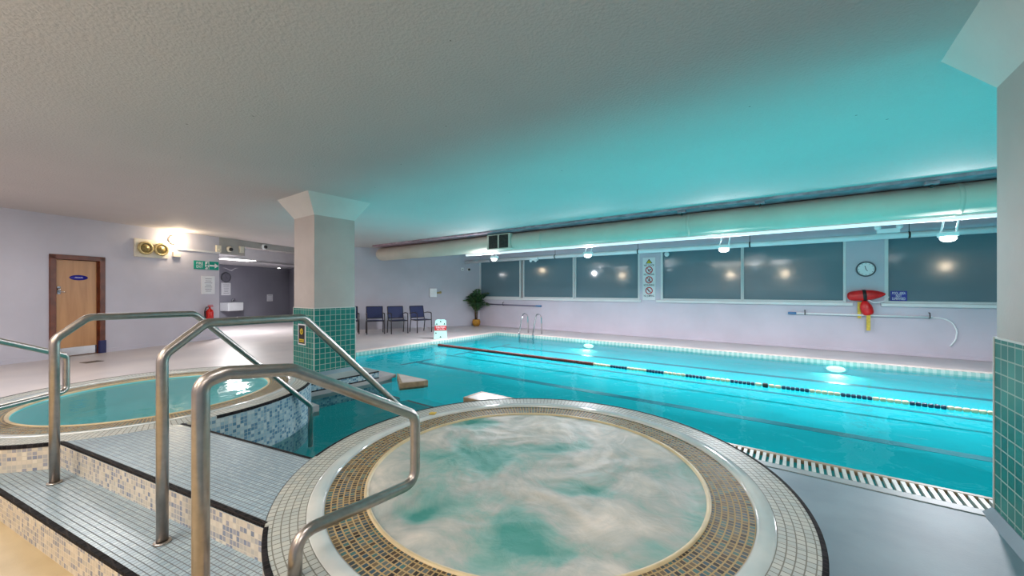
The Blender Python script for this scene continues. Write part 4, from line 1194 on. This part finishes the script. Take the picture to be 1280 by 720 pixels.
pc = COR.xy(COR.sz(364.5, 350)[0], -.5)
t = thing('curtain', 'dark plum curtain at the edge of the corridor beside the column', 'curtain', (pc.x, pc.y, 1.0), COR.ang)
q = MB(); n_ = 24
row0 = []; row1 = []
for i in range(n_ + 1):
    x_ = -.14 + .5 * i / n_; y_ = .03 * math.sin(i * 1.6); row0.append(q.bm.verts.new((x_, y_, -.15))); row1.append(q.bm.verts.new((x_, y_, 1.44)))
for i in range(n_): q.face([row0[i], row0[i + 1], row1[i + 1], row1[i]], smooth=True)
q.build('cloth', 'curtain', t)
MB().cyl((-.16, 0, 1.445), (.38, 0, 1.445), .012, 8).build('curtain_rail', 'chrome', t)

# small things on the floor and rim
p = on_floor(115, 452.5)
t = thing('floor_drain', 'brownish metal drain cover on the floor in front of the wooden door', 'drain', (p.x, p.y, 0), LEFT.ang)
MB().box(-.13, -.10, 0, .13, .10, .006, .002).build('cover', 'drain', t)
q = MB()
for i in range(6): q.box(-.105 + i * .04, -.07, .006, -.092 + i * .04, .07, .0065)
q.build('slots', 'grate_dark', t)
p = on_floor(541, 517.5, DECK)
tag(MB().box(-.026, -.026, 0, .026, .026, .008, .003).build('depth_marker', 'yellow_web', loc=(p.x, p.y, DECK + .003), rotz=.5), 'small yellow marker tile on the rim of the bubbling hot tub', 'marker')

# wall lamps on the rear wall, mirrored in the dark panes
rear = []
for x_, z_, lb in ((-9.6, 2.5, 'warm wall lamp on the rear wall, far left'), (-3.0, 2.38, 'warm wall lamp on the rear wall behind the hot tubs'), (-.4, 2.38, 'warm wall lamp on the rear wall, centre'), (5.6, 2.55, 'warm wall lamp on the rear wall, right end')):
    t = thing('wall_lamp', lb, 'lamp', (x_, -3.05, z_), PI, 'rear wall lamps')
    q = MB(); q.lathe([(0, 0), (.12, 0), (.13, .03), (.12, .04)], 24); q.move(Matrix.Rotation(PI / 2, 4, 'X')); q.build('base', 'panel_cream', t)
    MB().ball((0, -.07, 0), .09, s=(1.3, .7, .8)).build('globe', 'lamp_warm', t)
    rear.append((x_, z_))

# ---------------------------------------------------------------- lights
def lamp(kind, name, loc_, energy, color, size=.1, size_y=None, rot=None, spread=None):
    l = bpy.data.lights.new(name, kind); l.energy = energy; l.color = color
    if kind == 'AREA':
        l.shape = 'RECTANGLE'; l.size = size; l.size_y = size_y or size
        if spread: l.spread = spread
    else: l.shadow_soft_size = size
    o = bpy.data.objects.new(name, l); col.objects.link(o); o.location = loc_
    if rot: o.rotation_euler = rot
    return o
def aim(o, d): o.rotation_euler = Vector(d).to_track_quat('-Z', 'Y').to_euler(); return o

for s, z in fls:
    aim(lamp('AREA', 'flood_bulb', (s, DY + .01, z - .115), 150, (.97, .94, 1), .2, .12), (0, -.17, -1))
    aim(lamp('AREA', 'flood_glow', (s, DY + .10, z + .07), 20, (.96, .95, 1), .2, .06), (0, .08, 1))
p = LEFT.xy(LAMP_L[0], -.24); lamp('POINT', 'wall_bulb', (p.x, p.y, LAMP_L[1] - .02), 26, (1, .82, .58), .10)
aim(lamp('AREA', 'corridor_panel', (LIGHT_P[0], LIGHT_P[1], 2.37), 190, (1, .98, .98), .8, .4), (0, 0, -1))
for x_, z_ in rear: lamp('POINT', 'rear_bulb', (x_, -2.75, z_ - .05), 50, (1, .80, .56), .10)
aim(lamp('AREA', 'room_fill', (-2.5, -1.6, CEIL - .06), 75, (1, .90, .76), 2.6, .5), (0, .15, -1))  # unseen fill added behind the camera to light the near floor
aim(lamp('AREA', 'room_fill_right', (2.6, -1.4, CEIL - .06), 60, (1, .95, .92), 2.6, .6), (0, .1, -1))  # another added fill behind the view, on the right side
aim(lamp('AREA', 'tub_fill', (-.5, .3, CEIL - .05), 22, (1, .96, .92), .9, .5), (.45, .42, -.8))  # fill added out of view to lift the right column and tub
aim(lamp('AREA', 'ceiling_fill', (-2.0, -2.4, 1.5), 80, (1, .92, .84), 8, .2), (0, .12, 1))  # unseen fill added at the rear to lighten the near ceiling
aim(lamp('AREA', 'room_fill_left', (-8.4, .2, CEIL - .06), 105, (1, .97, .95), 1.2, 2.4), (0, 0, -1))  # added fill that brightens the left wall
lamp('POINT', 'corner_flood', (fls[0][0] - .3, DY, fls[0][1] - .16), 45, (.94, .95, 1), .05)
# underwater lamps along the near pool wall, throwing turquoise light across the water and up to the ceiling
aim(lamp('AREA', 'underwater_strip', (1.0, POOL_Y0 + .03, -.17), 150, (.02, .80, .84), 8.7, .12), (0, .55, .84))
aim(lamp('AREA', 'underwater_strip', (-6.6, POOL_Y0 + .03, -.17), 44, (.02, .80, .84), 2.3, .12), (0, .55, .84))
for px in (735, 1045):
    s = Wall((0, POOL_Y1), 0).sz(px, 440)[0]
    aim(lamp('AREA', 'underwater_spot', (s, POOL_Y1 - .10, -.165), 22, (.85, 1, .78), .2, .12), (0, -1, -.15))

w = bpy.data.worlds.new('World'); scene.world = w; w.use_nodes = True
w.node_tree.nodes['Background'].inputs[0].default_value = (.5, .5, .52, 1); w.node_tree.nodes['Background'].inputs[1].default_value = .15

# ---------------------------------------------------------------- camera and colour
cam = bpy.data.cameras.new('Camera'); co = bpy.data.objects.new('Camera', cam); col.objects.link(co)
co.location = (0, 0, EYE); co.rotation_euler = (PI / 2, 0, YAW)
cam.sensor_width = 36; cam.lens = 36 * F_PX / 1280; cam.shift_y = 3.5 / 1280; cam.clip_start = .02
scene.camera = co
scene.view_settings.view_transform = 'Standard'
scene.view_settings.look = 'None'
scene.view_settings.exposure = 0
cy = scene.cycles
cy.use_denoising = True
cy.max_bounces = 10; cy.diffuse_bounces = 5; cy.glossy_bounces = 4; cy.transparent_max_bounces = 12
cy.caustics_reflective = False; cy.caustics_refractive = False
cy.sample_clamp_indirect = 4
